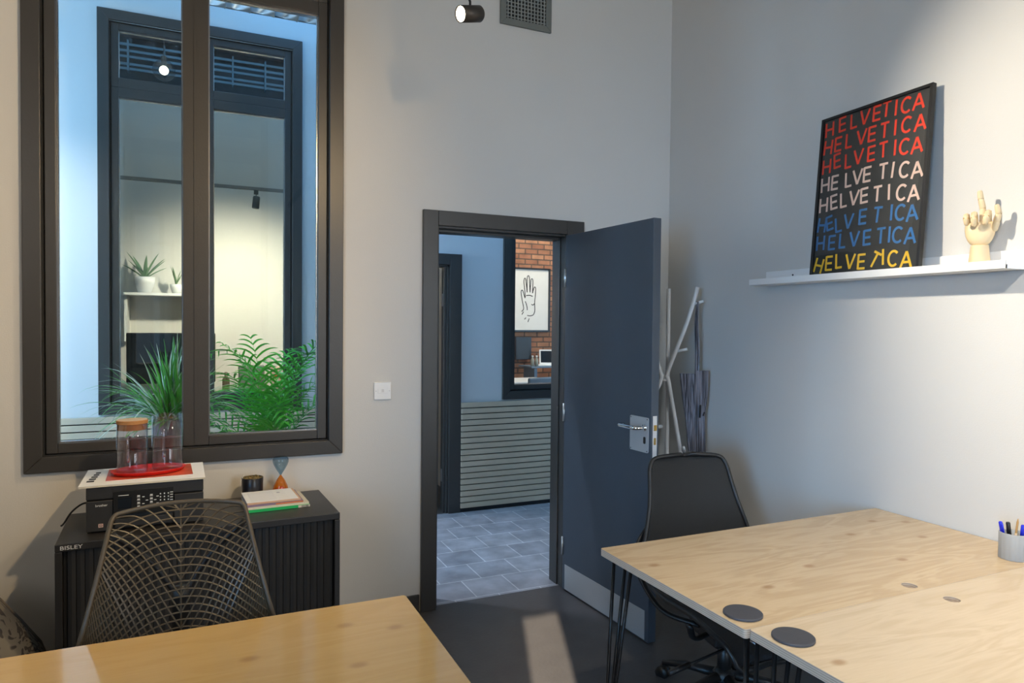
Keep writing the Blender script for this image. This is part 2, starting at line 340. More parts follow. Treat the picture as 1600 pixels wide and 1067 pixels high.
def lathe(bm, prof, n=32, c=(0, 0, 0), M4=None, sx=1, sy=1, wob=None):
    rings = []
    for r, z in prof:
        if r < 1e-6: vs = [bm.verts.new((c[0], c[1], c[2]+z))]
        else:
            vs = []
            for k in range(n):
                a = 2*PI*k/n; q = r*(wob(a, z) if wob else 1)
                vs.append(bm.verts.new((c[0]+math.cos(a)*q*sx, c[1]+math.sin(a)*q*sy, c[2]+z)))
        if M4 is not None:
            for v in vs: v.co = M4 @ v.co
        rings.append(vs)
    for a, b in zip(rings, rings[1:]):
        for k in range(n):
            k2 = (k+1) % n
            if len(a) == 1 and len(b) == 1: continue
            if len(a) == 1: bm.faces.new((a[0], b[k], b[k2]))
            elif len(b) == 1: bm.faces.new((a[k], a[k2], b[0]))
            else: bm.faces.new((a[k], a[k2], b[k2], b[k]))
def along(p, d, roll=0.0):
    q = Vector(d).to_track_quat('Z', 'Y').to_matrix().to_4x4()
    return Matrix.Translation(p) @ q @ Matrix.Rotation(roll, 4, 'Z')
def cr(pts, k=6):
    pts = [Vector(p) for p in pts]; out = []
    P = [2*pts[0]-pts[1]]+pts+[2*pts[-1]-pts[-2]]
    for i in range(1, len(P)-2):
        for j in range(k):
            t = j/k; a, b, c, d = P[i-1], P[i], P[i+1], P[i+2]
            out.append(0.5*((2*b)+(c-a)*t+(2*a-5*b+4*c-d)*t*t+(3*b-a-3*c+d)*t**3))
    out.append(pts[-1]); return out
def text(name, s, size, M4, mt, parent, ext=0.0004, ax='LEFT'):
    cu = bpy.data.curves.new('t', 'FONT'); cu.body = s; cu.size = size; cu.extrude = ext; cu.align_x = ax
    o = bpy.data.objects.new('t', cu); C.objects.link(o)
    dg = bpy.context.evaluated_depsgraph_get(); me = bpy.data.meshes.new_from_object(o.evaluated_get(dg))
    bpy.data.objects.remove(o); me.transform(M4); me.materials.clear(); me.materials.append(mt)
    r = bpy.data.objects.new(name, me); C.objects.link(r)
    if parent is not None: r.parent = parent
    return r
def struct(name, bm, mt, bevel=0): 
    o = obj(name, bm, mt, bevel=bevel); o['kind'] = 'structure'; return o
FRONT = Matrix.Rotation(PI/2, 4, 'X')      # text facing -y

# ------------------------------------------------------------------ room shell
T = 0.14   # thickness of the wall with window and door
WX0, WX1, WZ0, WZ1 = -0.600, 0.566, 0.914, 3.405   # opening of the big window
DX0, DX1, DZ = 1.100, 1.876, 2.005                 # door opening
HX0, HX1 = -4.2, 5.2
bm = BM()
for a in ((XL-0.2, WX0, 0, ZC), (WX0, WX1, 0, WZ0), (WX0, WX1, WZ1, ZC), (WX1, DX0, 0, ZC), (DX0, DX1, DZ, ZC), (DX1, XR+0.2, 0, ZC)):
    box(bm, a[0], a[1], 0, T/2, a[2], a[3])
struct('wall_north', bm, M['wall'])
bm = BM()
for a in ((HX0, WX0, 0, 4.1), (WX0, WX1, 0, WZ0), (WX0, WX1, WZ1, 4.1), (WX1, DX0, 0, 4.1), (DX0, DX1, DZ, 4.1), (DX1, HX1, 0, 4.1)):
    box(bm, a[0], a[1], T/2, T, a[2], a[3])
struct('wall_corridor_near', bm, M['cwall'])
struct('wall_right', bx(XR, XR+0.15, YB, 0, 0, ZC), M['wall'])
struct('wall_left', bx(XL-0.15, XL, YB, 0, 0, ZC), M['wall'])
# wall behind the camera, with an added slit that shapes the sun patch
sx0, sx1, sz0, sz1 = -0.690, -0.440, 1.0, 2.725
bm = BM(); y0, y1 = YB-0.12, YB
for a in ((XL-0.15, sx0, 0, ZC), (sx0, sx1, 0, sz0), (sx0, sx1, sz1, ZC), (sx1, XR+0.15, 0, ZC)):
    box(bm, a[0], a[1], y0, y1, a[2], a[3])
struct('wall_south', bm, M['wall'])
struct('floor', bx(XL-0.15, XR+0.15, YB-0.12, 0.035, -0.1, 0), M['floor'])
struct('ceiling', bx(XL-0.15, XR+0.15, YB-0.12, 0.0, ZC, ZC+0.1), M['ceil'])
struct('trim_1', bx(DX0-0.5, DX0-0.075, -0.012, 0, 0, 0.09), M['frame'], 0.002)
struct('baseboard_north', bx(XL, DX0-0.58, -0.012, 0, 0, 0.09), M['frame'], 0.002)
# corridor and the rooms beyond it
YF = 1.70
struct('floor_corridor', bx(HX0, HX1, 0.035, YF, -0.1, 0), M['slate'])
struct('ceiling_corridor', bx(HX0, HX1, T, YF, 4.1, 4.2), M['ceil'])
struct('wall_corridor_end', bx(HX0-0.1, HX0, T, YF, 0, 4.1), M['cwall'])
struct('wall_corridor_east', bx(HX1, HX1+0.1, T, 6, 0, 4.1), M['cwall'])
W2 = (-0.535, 0.596, 0.944, 3.405); D2 = (0.94, 1.785, 1.965); W3 = (2.29, 3.55, 0.945, 2.98)
bm = BM()
for a in ((HX0, W2[0], 0, 4.1), (W2[0], W2[1], 0, W2[2]), (W2[0], W2[1], W2[3], 4.1), (W2[1], D2[0], 0, 4.1), (D2[0], D2[1], D2[2], 4.1),
          (D2[1], W3[0], 0, 4.1), (W3[0], W3[1], 0, W3[2]), (W3[0], W3[1], W3[3], 4.1), (W3[1], HX1, 0, 4.1), (HX0, HX1, 4.1, 5.0)):
    box(bm, a[0], a[1], YF, YF+T, a[2], a[3])
struct('wall_corridor_far', bm, M['cwall'])
struct('floor_beyond', bx(HX0, HX1, YF, 6, -0.1, 0), M['floor'])
struct('wall_meeting_room', bx(HX0, 2.05, 4.3, 4.4, 0, 3.80), M['mwall'])
struct('wall_meeting_east', bx(2.0, 2.12, YF+T, 5.9, 0, 4.1), M['mwall'])
struct('wall_meeting_west', bx(HX0-0.1, HX0, YF, 5.9, 0, 4.1), M['mwall'])
struct('wall_meeting_bulkhead', bx(HX0, 2.0, 5.8, 5.9, 0, 4.9), M['darkceil'])
struct('ceiling_beyond', bx(HX0-0.1, 2.12, YF+T, 5.9, 4.9, 5.0), M['darkceil'])
struct('ceiling_brick_room', bx(2.12, HX1, YF+T, 5.9, 3.9, 4.0), M['ceil'])
struct('wall_brick', bx(2.12, HX1, 5.0, 5.1, 0, 3.9), M['brick'])
# slatted wainscot on the far corridor wall
def slats(name, x0, x1, ztop=0.873):
    bm = BM(); box(bm, x0, x1, YF-0.014, YF-0.001, 0.0, ztop-0.004, mi=1)
    n = 18; pitch = (ztop-0.03)/n
    for i in range(n):
        z = 0.03+i*pitch; box(bm, x0, x1, YF-0.030, YF-0.012, z+0.0045, z+pitch-0.0035)
    o = obj(name, bm, [M['slat'], M['slatgap']], bevel=0.0015); o['kind'] = 'structure'
slats('trim_2', 1.868, HX1)
slats('trim_3', HX0, 0.86)

# ------------------------------------------------------------------ windows
def ringframe(bm, x0, x1, z0, z1, w, y0, y1):
    """mitred frame, outer rectangle and width"""
    for q in (((x0, z0), (x1, z0), (x1-w, z0+w), (x0+w, z0+w)), ((x1, z0), (x1, z1), (x1-w, z1-w), (x1-w, z0+w)),
              ((x1, z1), (x0, z1), (x0+w, z1-w), (x1-w, z1-w)), ((x0, z1), (x0, z0), (x0+w, z0+w), (x0+w, z1-w))):
        a = [bm.verts.new((x, y0, z)) for x, z in q]; b = [bm.verts.new((x, y1, z)) for x, z in q]
        bm.faces.new(a); bm.faces.new(b[::-1])
        for i in range(4): bm.faces.new((a[i], b[i], b[(i+1) % 4], a[(i+1) % 4]))
def window(name, x0, x1, z0, z1, yw, sgn, mull=True, transom=None, depth=T, cw=0.066, sash=0.042):
    """x0..z1 outer casing; yw wall face, sgn = -1 casing towards -y"""
    r = sthing(name, (x0, yw, z0)); r.location = (0, 0, 0)
    ya, yb = sorted((yw+sgn*0.022, yw-sgn*0.001))
    bm = BM(); ringframe(bm, x0, x1, z0, z1, cw, ya, yb); obj('casing', bm, M['frame'], r, bevel=0.003)
    ix0, ix1, iz0, iz1 = x0+cw, x1-cw, z0+cw, z1-cw
    bm = BM(); a, b = sorted((yw, yw-sgn*depth)); ringframe(bm, ix0-0.003, ix1+0.003, iz0-0.003, iz1+0.003, 0.008, a+0.001, b-0.001); obj('lining', bm, M['groove'], r)
    g = 0.008
    fx0, fx1, fz0, fz1 = ix0+g, ix1-g, iz0+g, iz1-g
    cells = []
    ztr = [fz0, fz1] if transom is None else [fz0, transom, fz1]
    mx = (fx0+fx1)/2-0.004
    xs = [(fx0, mx), (mx, fx1)] if mull else [(fx0, fx1)]
    yfa, yfb = sorted((yw-sgn*0.006, yw-sgn*0.066))
    bm = BM(); bb = BM(); gl = []
    for za, zb in zip(ztr, ztr[1:]):
        for xa, xb in xs:
            l = sash+(0.010 if xa != fx0 else 0); 
            wL = 0.054 if xa != fx0 else sash; wR = 0.052 if xb != fx1 else sash
            wB = sash if za == fz0 else 0.062; wT = sash if zb == fz1 else 0.062
            box(bm, xa, xa+wL, yfa, yfb, za, zb); box(bm, xb-wR, xb, yfa, yfb, za, zb)
            box(bm, xa+wL, xb-wR, yfa, yfb, za, za+wB); box(bm, xa+wL, xb-wR, yfa, yfb, zb-wT, zb)
            gx0, gx1, gz0, gz1 = xa+wL, xb-wR, za+wB, zb-wT
            yg = yw-sgn*0.036
            ringframe(bb, gx0-0.001, gx1+0.001, gz0-0.001, gz1+0.001, 0.006, yg-0.012, yg+0.012)
            gl.append((gx0, gx1, gz0, gz1, yg))
    fr = obj('sash_frame', bm, M['frame'], r, bevel=0.003)
    if mull:
        obj('mullion_strip', bx(mx-0.006, mx+0.006, yfa-0.004 if sgn < 0 else yfb, yfa+0.001 if sgn < 0 else yfb+0.004, fz0+0.004, fz1-0.004), M['frame'], r)
    obj('glazing_bead', bb, M['bead'], r, label='thin silvery glazing bead')
    for q in gl:
        bm = BM(); box(bm, q[0]+0.004, q[1]-0.004, q[4]-0.003, q[4]+0.003, q[2]+0.004, q[3]-0.004); obj('pane', bm, M['glass'], r)
    return r
window('window_1', -0.664, 0.630, 0.852, 3.47, 0.0, -1, transom=3.02)
window('window_2', -0.597, 0.657, 0.884, 3.472, YF, -1, transom=2.99)
window('window_3', 2.224, 3.62, 0.882, 3.04, YF, -1, mull=True)
# frame round the added sun slit (unseen, behind the camera)
r = sthing('sun_slit'); bm = BM(); ringframe(bm, sx0-0.05, sx1+0.05, sz0-0.05, sz1+0.05, 0.05, YB-0.01, YB+0.03); obj('casing', bm, M['frame'], r, bevel=0.003)

# ------------------------------------------------------------------ door 1
d1 = sthing('door_1')
bm = BM()
ft = DZ+0.065
cas = 0.080
# architrave (left leg, head, right leg)
box(bm, DX0-0.068, DX0+0.012, -0.022, 0.001, 0, ft); box(bm, DX1-0.012, DX1+0.098-0.012+0.012, -0.022, 0.001, 0, ft); box(bm, DX0+0.012, DX1-0.012, -0.022, 0.001, DZ-0.012, ft)
obj('architrave', bm, M['frame'], d1, bevel=0.003)
bm = BM()
box(bm, DX0, DX0+0.022, 0.0, T+0.005, 0, DZ); box(bm, DX1-0.012, DX1, 0.0, T+0.005, 0, DZ); box(bm, DX0, DX1, 0.0, T+0.005, DZ-0.022, DZ)
box(bm, DX0+0.022, DX0+0.036, 0.052, T, 0, DZ-0.022); box(bm, DX1-0.020, DX1-0.012, 0.052, T, 0, DZ-0.022); box(bm, DX0+0.022, DX1-0.022, 0.052, T, DZ-0.036, DZ-0.022)
obj('door_lining', bm, M['frame'], d1, bevel=0.002)
lf = thing('leaf_pivot', '', ''); 
for k in ('label', 'category'): del lf[k]
lf.name = 'door_leaf'
bpy.data.objects.remove(lf)
# leaf: hinge near (1.858,-0.03), open ~86 degrees; local x along the leaf, y = thickness
HP = Vector((1.853, -0.028, 0)); ang = math.atan2(-0.750, 0.046)
LM = Matrix.Translation(HP) @ Matrix.Rotation(ang, 4, 'Z')
def lbox(bm, a): box(bm, *a, M4=LM)
bm = BM(); lbox(bm, (0, 0.752, 0.0, 0.044, 0.006, 1.985)); leaf = obj('door_leaf', bm, M['door'], d1, bevel=0.0015)
YFc = 0.0  # visible face is at local y=0 (towards -x)
bm = BM(); lbox(bm, (0.025, 0.725, -0.002, 0.0005, 0.012, 0.150)); obj('kick_plate', bm, M['satin'], leaf, label='pale brushed metal kick plate')
bm = BM()
hx, hz = 0.665, 0.0
def rr_plate(x0, x1, z0, z1, y0, y1, r=0.008):
    pts = []
    for cx, cz, a0 in ((x1-r, z1-r, 0), (x0+r, z1-r, 90), (x0+r, z0+r, 180), (x1-r, z0+r, 270)):
        for k in range(5): pts.append((cx+r*math.cos(rad(a0+k*22.5)), cz+r*math.sin(rad(a0+k*22.5))))
    return pts
def leafplate(bm, x0, x1, z0, z1, y0, y1, r=0.008):
    pts = rr_plate(x0, x1, z0, z1, y0, y1, r)
    a = [bm.verts.new(LM @ Vector((x, y0, z))) for x, z in pts]; b = [bm.verts.new(LM @ Vector((x, y1, z))) for x, z in pts]
    bm.faces.new(a); bm.faces.new(b[::-1])
    for i in range(len(pts)): bm.faces.new((a[i], b[i], b[(i+1) % len(pts)], a[(i+1) % len(pts)]))
leafplate(bm, 0.600, 0.737, 0.893, 1.058, -0.004, 0.0)
bp = obj('handle_plate', bm, M['satin'], leaf, label='square satin steel plate under the door handle')
bm = BM()
for px, pz in ((0.608, 0.901), (0.608, 1.050), (0.729, 0.901), (0.729, 1.050)): lathe(bm, [(0, 0), (0.0028, 0), (0.0028, 0.0012), (0, 0.0012)], 8, M4=LM @ along((px, -0.004, pz), (0, -1, 0)))
leafplate(bm, 0.703, 0.719, 0.934, 0.967, -0.0056, -0.0041, 0.006)
obj('keyhole', bm, M['black'], leaf)
bm = BM()
pts = [(0.712, -0.002, 1.010), (0.712, -0.030, 1.010), (0.708, -0.046, 1.010), (0.696, -0.055, 1.010), (0.66, -0.058, 1.010), (0.60, -0.057, 1.010), (0.582, -0.054, 1.010), (0.575, -0.044, 1.010), (0.573, -0.022, 1.010)]
tube(bm, [LM @ Vector(p) for p in cr(pts, 4)], 0.0095, 12)
lathe(bm, [(0, 0), (0.016, 0), (0.016, 0.006), (0, 0.006)], 20, M4=LM @ along((0.712, -0.004, 1.010), (0, -1, 0)))
tube(bm, [LM @ Vector(p) for p in cr([(0.712, 0.046, 1.01), (0.712, 0.085, 1.01), (0.70, 0.098, 1.01), (0.62, 0.100, 1.01), (0.585, 0.098, 1.01)], 4)], 0.0095, 10)
obj('lever_handle', bm, M['chrome'], leaf, True, label='chrome lever handle')
bm = BM(); lbox(bm, (0.7515, 0.7535, 0.010, 0.034, 0.868, 1.068)); lp = obj('latch_plate', bm, M['offwhite'], leaf, label='pale metal latch plate on the door edge')
bm = BM(); lbox(bm, (0.753, 0.758, 0.015, 0.029, 1.000, 1.026)); lbox(bm, (0.753, 0.7545, 0.016, 0.028, 0.934, 0.966)); obj('latch', bm, M['brass'], leaf, label='brass latch and deadbolt')
bm = BM()
for z in (0.25, 1.0, 1.75): tube(bm, [(1.850, -0.030, z-0.05), (1.850, -0.030, z+0.05)], 0.007, 10)
obj('hinge', bm, M['steel'], d1, True)
# door 2 across the corridor
d2 = sthing('door_2'); bm = BM(); c = 0.095
box(bm, D2[0]-0.08, D2[0]+0.012, YF-0.022, YF+0.001, 0, D2[2]+0.07); box(bm, D2[1]-0.015, D2[1]+0.082, YF-0.022, YF+0.001, 0, D2[2]+0.07); box(bm, D2[0]+0.012, D2[1]-0.015, YF-0.022, YF+0.001, D2[2]-0.015, D2[2]+0.07)
obj('architrave', bm, M['frame'], d2, bevel=0.003)
bm = BM(); box(bm, D2[1]-0.032, D2[1], YF, YF+T, 0, D2[2]); box(bm, D2[0], D2[0]+0.032, YF, YF+T, 0, D2[2]); box(bm, D2[0], D2[1], YF, YF+T, D2[2]-0.03, D2[2])
box(bm, D2[1]-0.05, D2[1]-0.032, YF+0.02, YF+0.05, 0, D2[2]-0.03)
obj('door_lining', bm, M['frame'], d2, bevel=0.002)
# leaf opened into the far room, seen nearly edge-on
L2 = Matrix.Translation((D2[1]-0.052, YF+T, 0)) @ Matrix.Rotation(rad(98), 4, 'Z')
bm = BM(); box(bm, 0, 0.74, 0, 0.044, 0.006, 1.93, M4=L2); lf2 = obj('door_leaf', bm, M['door'], d2, bevel=0.002)
bm = BM(); box(bm, 0.03, 0.71, 0.0435, 0.0465, 0.02, 0.16, M4=L2); obj('kick_plate', bm, M['satin'], lf2, label='pale metal kick plate')
bm = BM()
for z in (0.28, 1.68):
    box(bm, D2[1]-0.0335, D2[1]-0.030, YF+0.055, YF+0.125, z-0.05, z+0.05)
obj('hinge', bm, M['steel'], d2, label='bright steel hinge leaf')

# ------------------------------------------------------------------ wall fittings
t = thing('light_switch', 'white square switched wall plate between the tall window and the door', 'switch', (0.8285, 0, 1.149))
bm = BM(); box(bm, -0.044, 0.044, -0.012, 0, -0.044, 0.044); obj('plate', bm, M['white'], t, bevel=0.004, seg=3)
bm = BM(); box(bm, -0.024, 0.024, -0.014, -0.0115, -0.012, 0.013); obj('rocker', bm, M['white'], t, bevel=0.001)
bm = BM(); box(bm, -0.006, 0.006, -0.0148, -0.0135, -0.006, 0.009); obj('fuse_holder', bm, M['offwhite'], t)
bm = BM()
for x in (-0.034, 0.034): lathe(bm, [(0, 0), (0.0028, 0), (0.0028, 0.001), (0, 0.001)], 8, M4=along((x, -0.012, 0), (0, -1, 0)))
obj('screw', bm, M['steel'], t)
t = thing('vent_grille', 'grey square grid ventilation grille high on the wall right of the spotlight', 'vent', (1.603, 0, 3.24))
bm = BM(); ringframe(bm, -0.152, 0.152, -0.152, 0.152, 0.034, -0.014, 0); obj('frame', bm, mat('grille_grey', (0.17, 0.18, 0.165), 0.5), t, bevel=0.002)
bm = BM()
for i in range(12):
    x = -0.118+0.236*(i+0.5)/12
    box(bm, x-0.0028, x+0.0028, -0.012, -0.004, -0.118, 0.118); box(bm, -0.118, 0.118, -0.011, -0.005, x-0.0022, x+0.0022)
obj('grid', bm, mat('grille_grid', (0.30, 0.31, 0.29), 0.5), t)
obj('duct_void', bx(-0.118, 0.118, -0.003, 0.0, -0.118, 0.118), M['groove'], t)

# ------------------------------------------------------------------ track and spotlights of the room
TX, TZ = 0.905, 2.80
t = thing('lighting_track', 'suspended dark lighting track above the desks, just out of the top of view', 'track', (0, 0, 0))
bm = BM(); box(bm, TX-0.018, TX+0.018, -4.6, -0.80, TZ-0.018, TZ+0.018); obj('rail', bm, M['black'], t, bevel=0.002)
bm = BM()
for y in (-1.3, -4.0): tube(bm, [(TX, y, TZ+0.015), (TX, y, ZC)], 0.0015, 6)
obj('suspension_wire', bm, M['steel'], t)
def spotlight(name, loc, d, label, group=None, power=100, col=(1, 0.82, 0.58), ang=60, lens=True, aim=None, ad=True):
    d = Vector(d).normalized(); p = Vector(loc)
    t = thing(name, label, 'spotlight', tuple(p), 0, group)
    A = along((0, 0, 0), d)
    bm = BM(); lathe(bm, [(0, -0.052), (0.026, -0.052), (0.0305, -0.046), (0.0305, 0.050), (0.0275, 0.050), (0.0275, 0.042), (0, 0.042)], 32, M4=A); obj('lamp_body', bm, mat('spot_bronze', (0.050, 0.042, 0.035), 0.45, 0.3), t, True)
    bm = BM(); lathe(bm, [(0, 0.0435), (0.0270, 0.0435), (0.0270, 0.0455), (0, 0.0455)], 32, M4=A); obj('lens', bm, M['bulb'], t, label='glowing warm lens')
    bm = BM(); dz = TZ-0.018-p.z
    tube(bm, [(0, 0, 0.02), (0.0, 0.0, 0.045), (TX-p.x, 0, dz-0.02)], 0.005, 8); box(bm, TX-p.x-0.014, TX-p.x+0.014, -0.035, 0.035, dz-0.022, dz); obj('adaptor', bm, M['black'], t)
    spot(name+'_beam', p+d*0.06, p+(Vector(aim)-p if aim else d), power, col, ang, 1.0, 0.03)
    return t
spotlight('track_spotlight', (0.93, -0.935, 2.66), (-0.907, -0.30, -0.30), 'lit bronze cylinder spotlight at the top of the picture, left of the grey grille', 'track spotlights', 75, col=(1, 0.74, 0.40), ang=120, aim=(-0.5, -1.2, 0.7))
spotlight('track_spotlight', (0.93, -1.30, 2.68), (1.64, -0.75, -0.42), 'lit bronze cylinder spotlight on the track, turned to the picture shelf', 'track spotlights', 185, col=(1, 0.89, 0.72), ang=84, aim=(2.573, -2.65, 1.75))
spotlight('track_spotlight', (0.93, -2.4, 2.68), (-1.3, 1.6, -0.9), 'lit bronze cylinder spotlight on the track, turned to the tall window wall', 'track spotlights', 130, col=(1, 0.70, 0.36), ang=105, aim=(-1.1, 0.0, 1.6))
spotlight('track_spotlight', (0.93, -2.9, 2.68), (1.5, 0.8, -1.9), 'lit bronze cylinder spotlight on the track, turned down to the joined desks', 'track spotlights', 145, col=(1, 0.94, 0.84), ang=84, aim=(2.1, -2.35, 0.73))

# ------------------------------------------------------------------ picture shelf, poster, wooden hand
t = thing('picture_ledge', 'long white picture ledge on the right wall carrying a poster and a wooden hand', 'shelf', (XR, -1.392, 1.69))
bm = BM(); sl_ = 0.010   # slight sag to the near end
box(bm, -0.120, 0, -0.590, 0.590, 0, 0.014); obj('board', bm, M['white'], t, bevel=0.001)
bm = BM(); box(bm, -0.1215, -0.110, -0.590, 0.590, 0, 0.029); obj('front_lip', bm, M['white'], t, bevel=0.001)
bm = BM(); box(bm, -0.012, -0.0005, -0.590, 0.590, 0.0, 0.070); bk = obj('back_rail', bm, M['white'], t, bevel=0.001)
bm = BM()
for y in (0.42, -0.42): lathe(bm, [(0, 0), (0.0045, 0), (0.0045, 0.001), (0, 0.001)], 10, M4=along((-0.012, y, 0.045), (-1, 0, 0)))
obj('screw', bm, M['blackm'], t, label='dark screw head')
# poster: bottom at x~2.487, z 1.704 leaning back to the wall
PW, PH = 0.530, 0.715
lean = math.atan2(0.058, PH)
t = thing('framed_poster', 'black poster of red, pink, blue and yellow lettering leaning on the white ledge', 'poster', (2.497, -1.135, 1.705))
PM = Matrix.Rotation(rad(-90), 4, 'Z') @ Matrix.Rotation(rad(-2.2), 4, 'Z') @ Matrix.Rotation(PI/2-lean, 4, 'X')   # local: x along width, y up, z toward viewer
bm = BM(); fwid = 0.012
for a in ((0, PW, 0, fwid), (0, PW, PH-fwid, PH), (0, fwid, fwid, PH-fwid), (PW-fwid, PW, fwid, PH-fwid)):
    box(bm, a[0], a[1], a[2], a[3], -0.010, 0.010, M4=PM)
obj('frame', bm, M['blackm'], t, bevel=0.0008)
bm = BM(); box(bm, fwid, PW-fwid, fwid, PH-fwid, -0.008, 0.0, M4=PM); obj('poster_sheet', bm, M['black_paper'], t)
SW = 0.0095
def stroke(bm, pts, M4, w=SW, z0=0.0003, z1=0.0009):
    pts = [Vector((p[0], p[1])) for p in pts]; n = len(pts); Lp = []; Rp = []
    for i, p in enumerate(pts):
        a = (p-pts[i-1]).normalized() if i > 0 else None; b = (pts[i+1]-p).normalized() if i < n-1 else None
        if a is None: t_ = b; s = 1
        elif b is None: t_ = a; s = 1
        else:
            t_ = (a+b).normalized(); s = 1/max(0.35, math.cos(a.angle(b)/2))
        nn = Vector((-t_.y, t_.x))*w/2*s; Lp.append(p+nn); Rp.append(p-nn)
    for i in range(n-1):
        q = [Lp[i], Lp[i+1], Rp[i+1], Rp[i]]
        vs = [bm.verts.new(M4 @ Vector((v.x, v.y, z1))) for v in q]; vb = [bm.verts.new(M4 @ Vector((v.x, v.y, z0))) for v in q]
        bm.faces.new(vs); bm.faces.new(vb[::-1])
        for k in range(4): bm.faces.new((vs[k], vb[k], vb[(k+1) % 4], vs[(k+1) % 4]))
arcC = [(0.5+0.46*math.cos(rad(a)), 0.5+0.46*math.sin(rad(a))) for a in range(42, 320, 18)]
GL = {'H': ([[(0.06, 0), (0.06, 1)], [(0.94, 0), (0.94, 1)], [(0.06, 0.5), (0.94, 0.5)]], 0.74), 'E': ([[(0.08, 0), (0.08, 1)], [(0.08, 0.95), (1, 0.95)], [(0.08, 0.5), (0.93, 0.5)], [(0.08, 0.05), (1, 0.05)]], 0.62),
      'L': ([[(0.08, 0), (0.08, 1)], [(0.08, 0.05), (1, 0.05)]], 0.55), 'V': ([[(0, 1), (0.5, 0.03)], [(0.5, 0.03), (1, 1)]], 0.76), 'T': ([[(0.5, 0), (0.5, 1)], [(0, 0.95), (1, 0.95)]], 0.66),
      'I': ([[(0.5, 0), (0.5, 1)]], 0.12), 'C': ([arcC], 0.80), 'A': ([[(0, 0), (0.5, 0.98)], [(0.5, 0.98), (1, 0)], [(0.2, 0.33), (0.8, 0.33)]], 0.78)}
# each row: baseline height (fraction), colour, then per letter (x centre 0..1, rise, tilt in degrees)
H_ = 0.064
rows = [
 (0.631, 'pred', [('H', .085, 0, -2), ('E', .225, .006, -3), ('L', .345, .004, -3), ('V', .455, .005, 3), ('E', .575, .006, 0), ('T', .665, .010, 2), ('I', .755, .003, 1), ('C', .850, .000, 0), ('A', .955, .000, 0)]),
 (0.551, 'pred', [('H', .085, 0, 4), ('E', .195, .002, 0), ('L', .310, .004, 0), ('V', .440, .003, 0), ('E', .545, .004, 0), ('T', .665, .004, 0), ('I', .765, .002, 0), ('C', .870, .000, 0), ('A', .985, -.006, -1)]),
 (0.469, 'pred', [('H', .065, -.004, 0), ('E', .180, .011, -6), ('L', .300, -.002, -3), ('V', .405, .003, 0), ('E', .535, .003, -1), ('T', .650, .006, -2), ('I', .760, .002, 0), ('C', .850, -.004, 0), ('A', .955, -.010, -2)]),
 (0.384, 'ppink', [('H', .045, 0, -2), ('E', .155, .001, 0), ('L', .305, .000, -3), ('V', .400, .002, -1), ('E', .500, .004, 0), ('T', .660, .002, 0), ('I', .752, -.002, 4), ('C', .865, -.012, 0), ('A', .975, -.022, -3)]),
 (0.293, 'ppink', [('H', .035, 0, -1), ('E', .150, .006, -7), ('L', .255, .006, -5), ('V', .365, .006, 2), ('E', .470, .008, -3), ('T', .600, .004, 0), ('I', .710, .002, -3), ('C', .830, -.010, 0), ('A', .935, -.020, -2)]),
 (0.208, 'pblue', [('H', .035, -.004, 6), ('E', .120, .000, -12), ('L', .220, -.014, -8), ('V', .325, -.006, 2), ('E', .470, .004, 0), ('T', .615, .002, 4), ('I', .745, .002, 0), ('C', .830, -.004, 0), ('A', .930, -.012, -4)]),
 (0.124, 'pblue', [('H', .020, 0, 0), ('E', .150, -.004, 0), ('L', .265, -.002, 0), ('V', .390, -.002, 0), ('E', .520, -.002, -2), ('T', .655, -.002, 0), ('I', .735, -.002, 0), ('C', .815, -.008, 0), ('A', .925, -.016, 0)]),
 (0.036, 'pyel', [('H', .012, -.012, 14), ('E', .130, -.006, 0), ('L', .240, .000, -4), ('V', .365, -.008, 2), ('E', .485, -.012, 0), ('T', .620, -.010, 28), ('I', .700, -.002, -4), ('C', .800, -.012, 0), ('A', .920, -.020, 0)])]
x0, x1 = 0.028, PW-0.040
ends = (0.955, 0.985, 0.97, 0.99, 0.975, 0.975, 0.975, 0.955)
for k, (zb, mk, ls) in enumerate(rows):
    bm = BM(); f0, fl = ls[0][1], ls[-1][1]
    for ch, fx, rise, tilt in ls:
        st, wr = GL[ch]; wd = wr*H_*(0.92)
        cx = 0.041+(fx-f0)/(fl-f0)*ends[k]*(PW-0.082)
        G = PM @ Matrix.Translation((cx, zb+rise+H_/2, 0)) @ Matrix.Rotation(rad(-tilt), 4, 'Z')
        for s in st: stroke(bm, [((p[0]-0.5)*wd, (p[1]-0.5)*H_) for p in s], G)
    obj('lettering', bm, M[mk], t)
bm = BM(); box(bm, fwid, PW-fwid, fwid, PH-fwid, 0.0045, 0.0060, M4=PM); obj('poster_glass', bm, M['pglass'], t)

# jointed wooden hand, palm side to the viewer
HB = Vector((2.515, -1.858, 1.7045))
t = thing('wooden_hand', 'jointed pale wooden artist hand with the middle finger up at the end of the ledge', 'figurine', tuple(HB), rad(-64))
bm = BM(); lathe(bm, [(0, 0), (0.0335, 0), (0.0345, 0.004), (0.0315, 0.035), (0.0275, 0.072), (0.0270, 0.078), (0, 0.078)], 32); obj('wrist_base', bm, M['beech'], t, True)
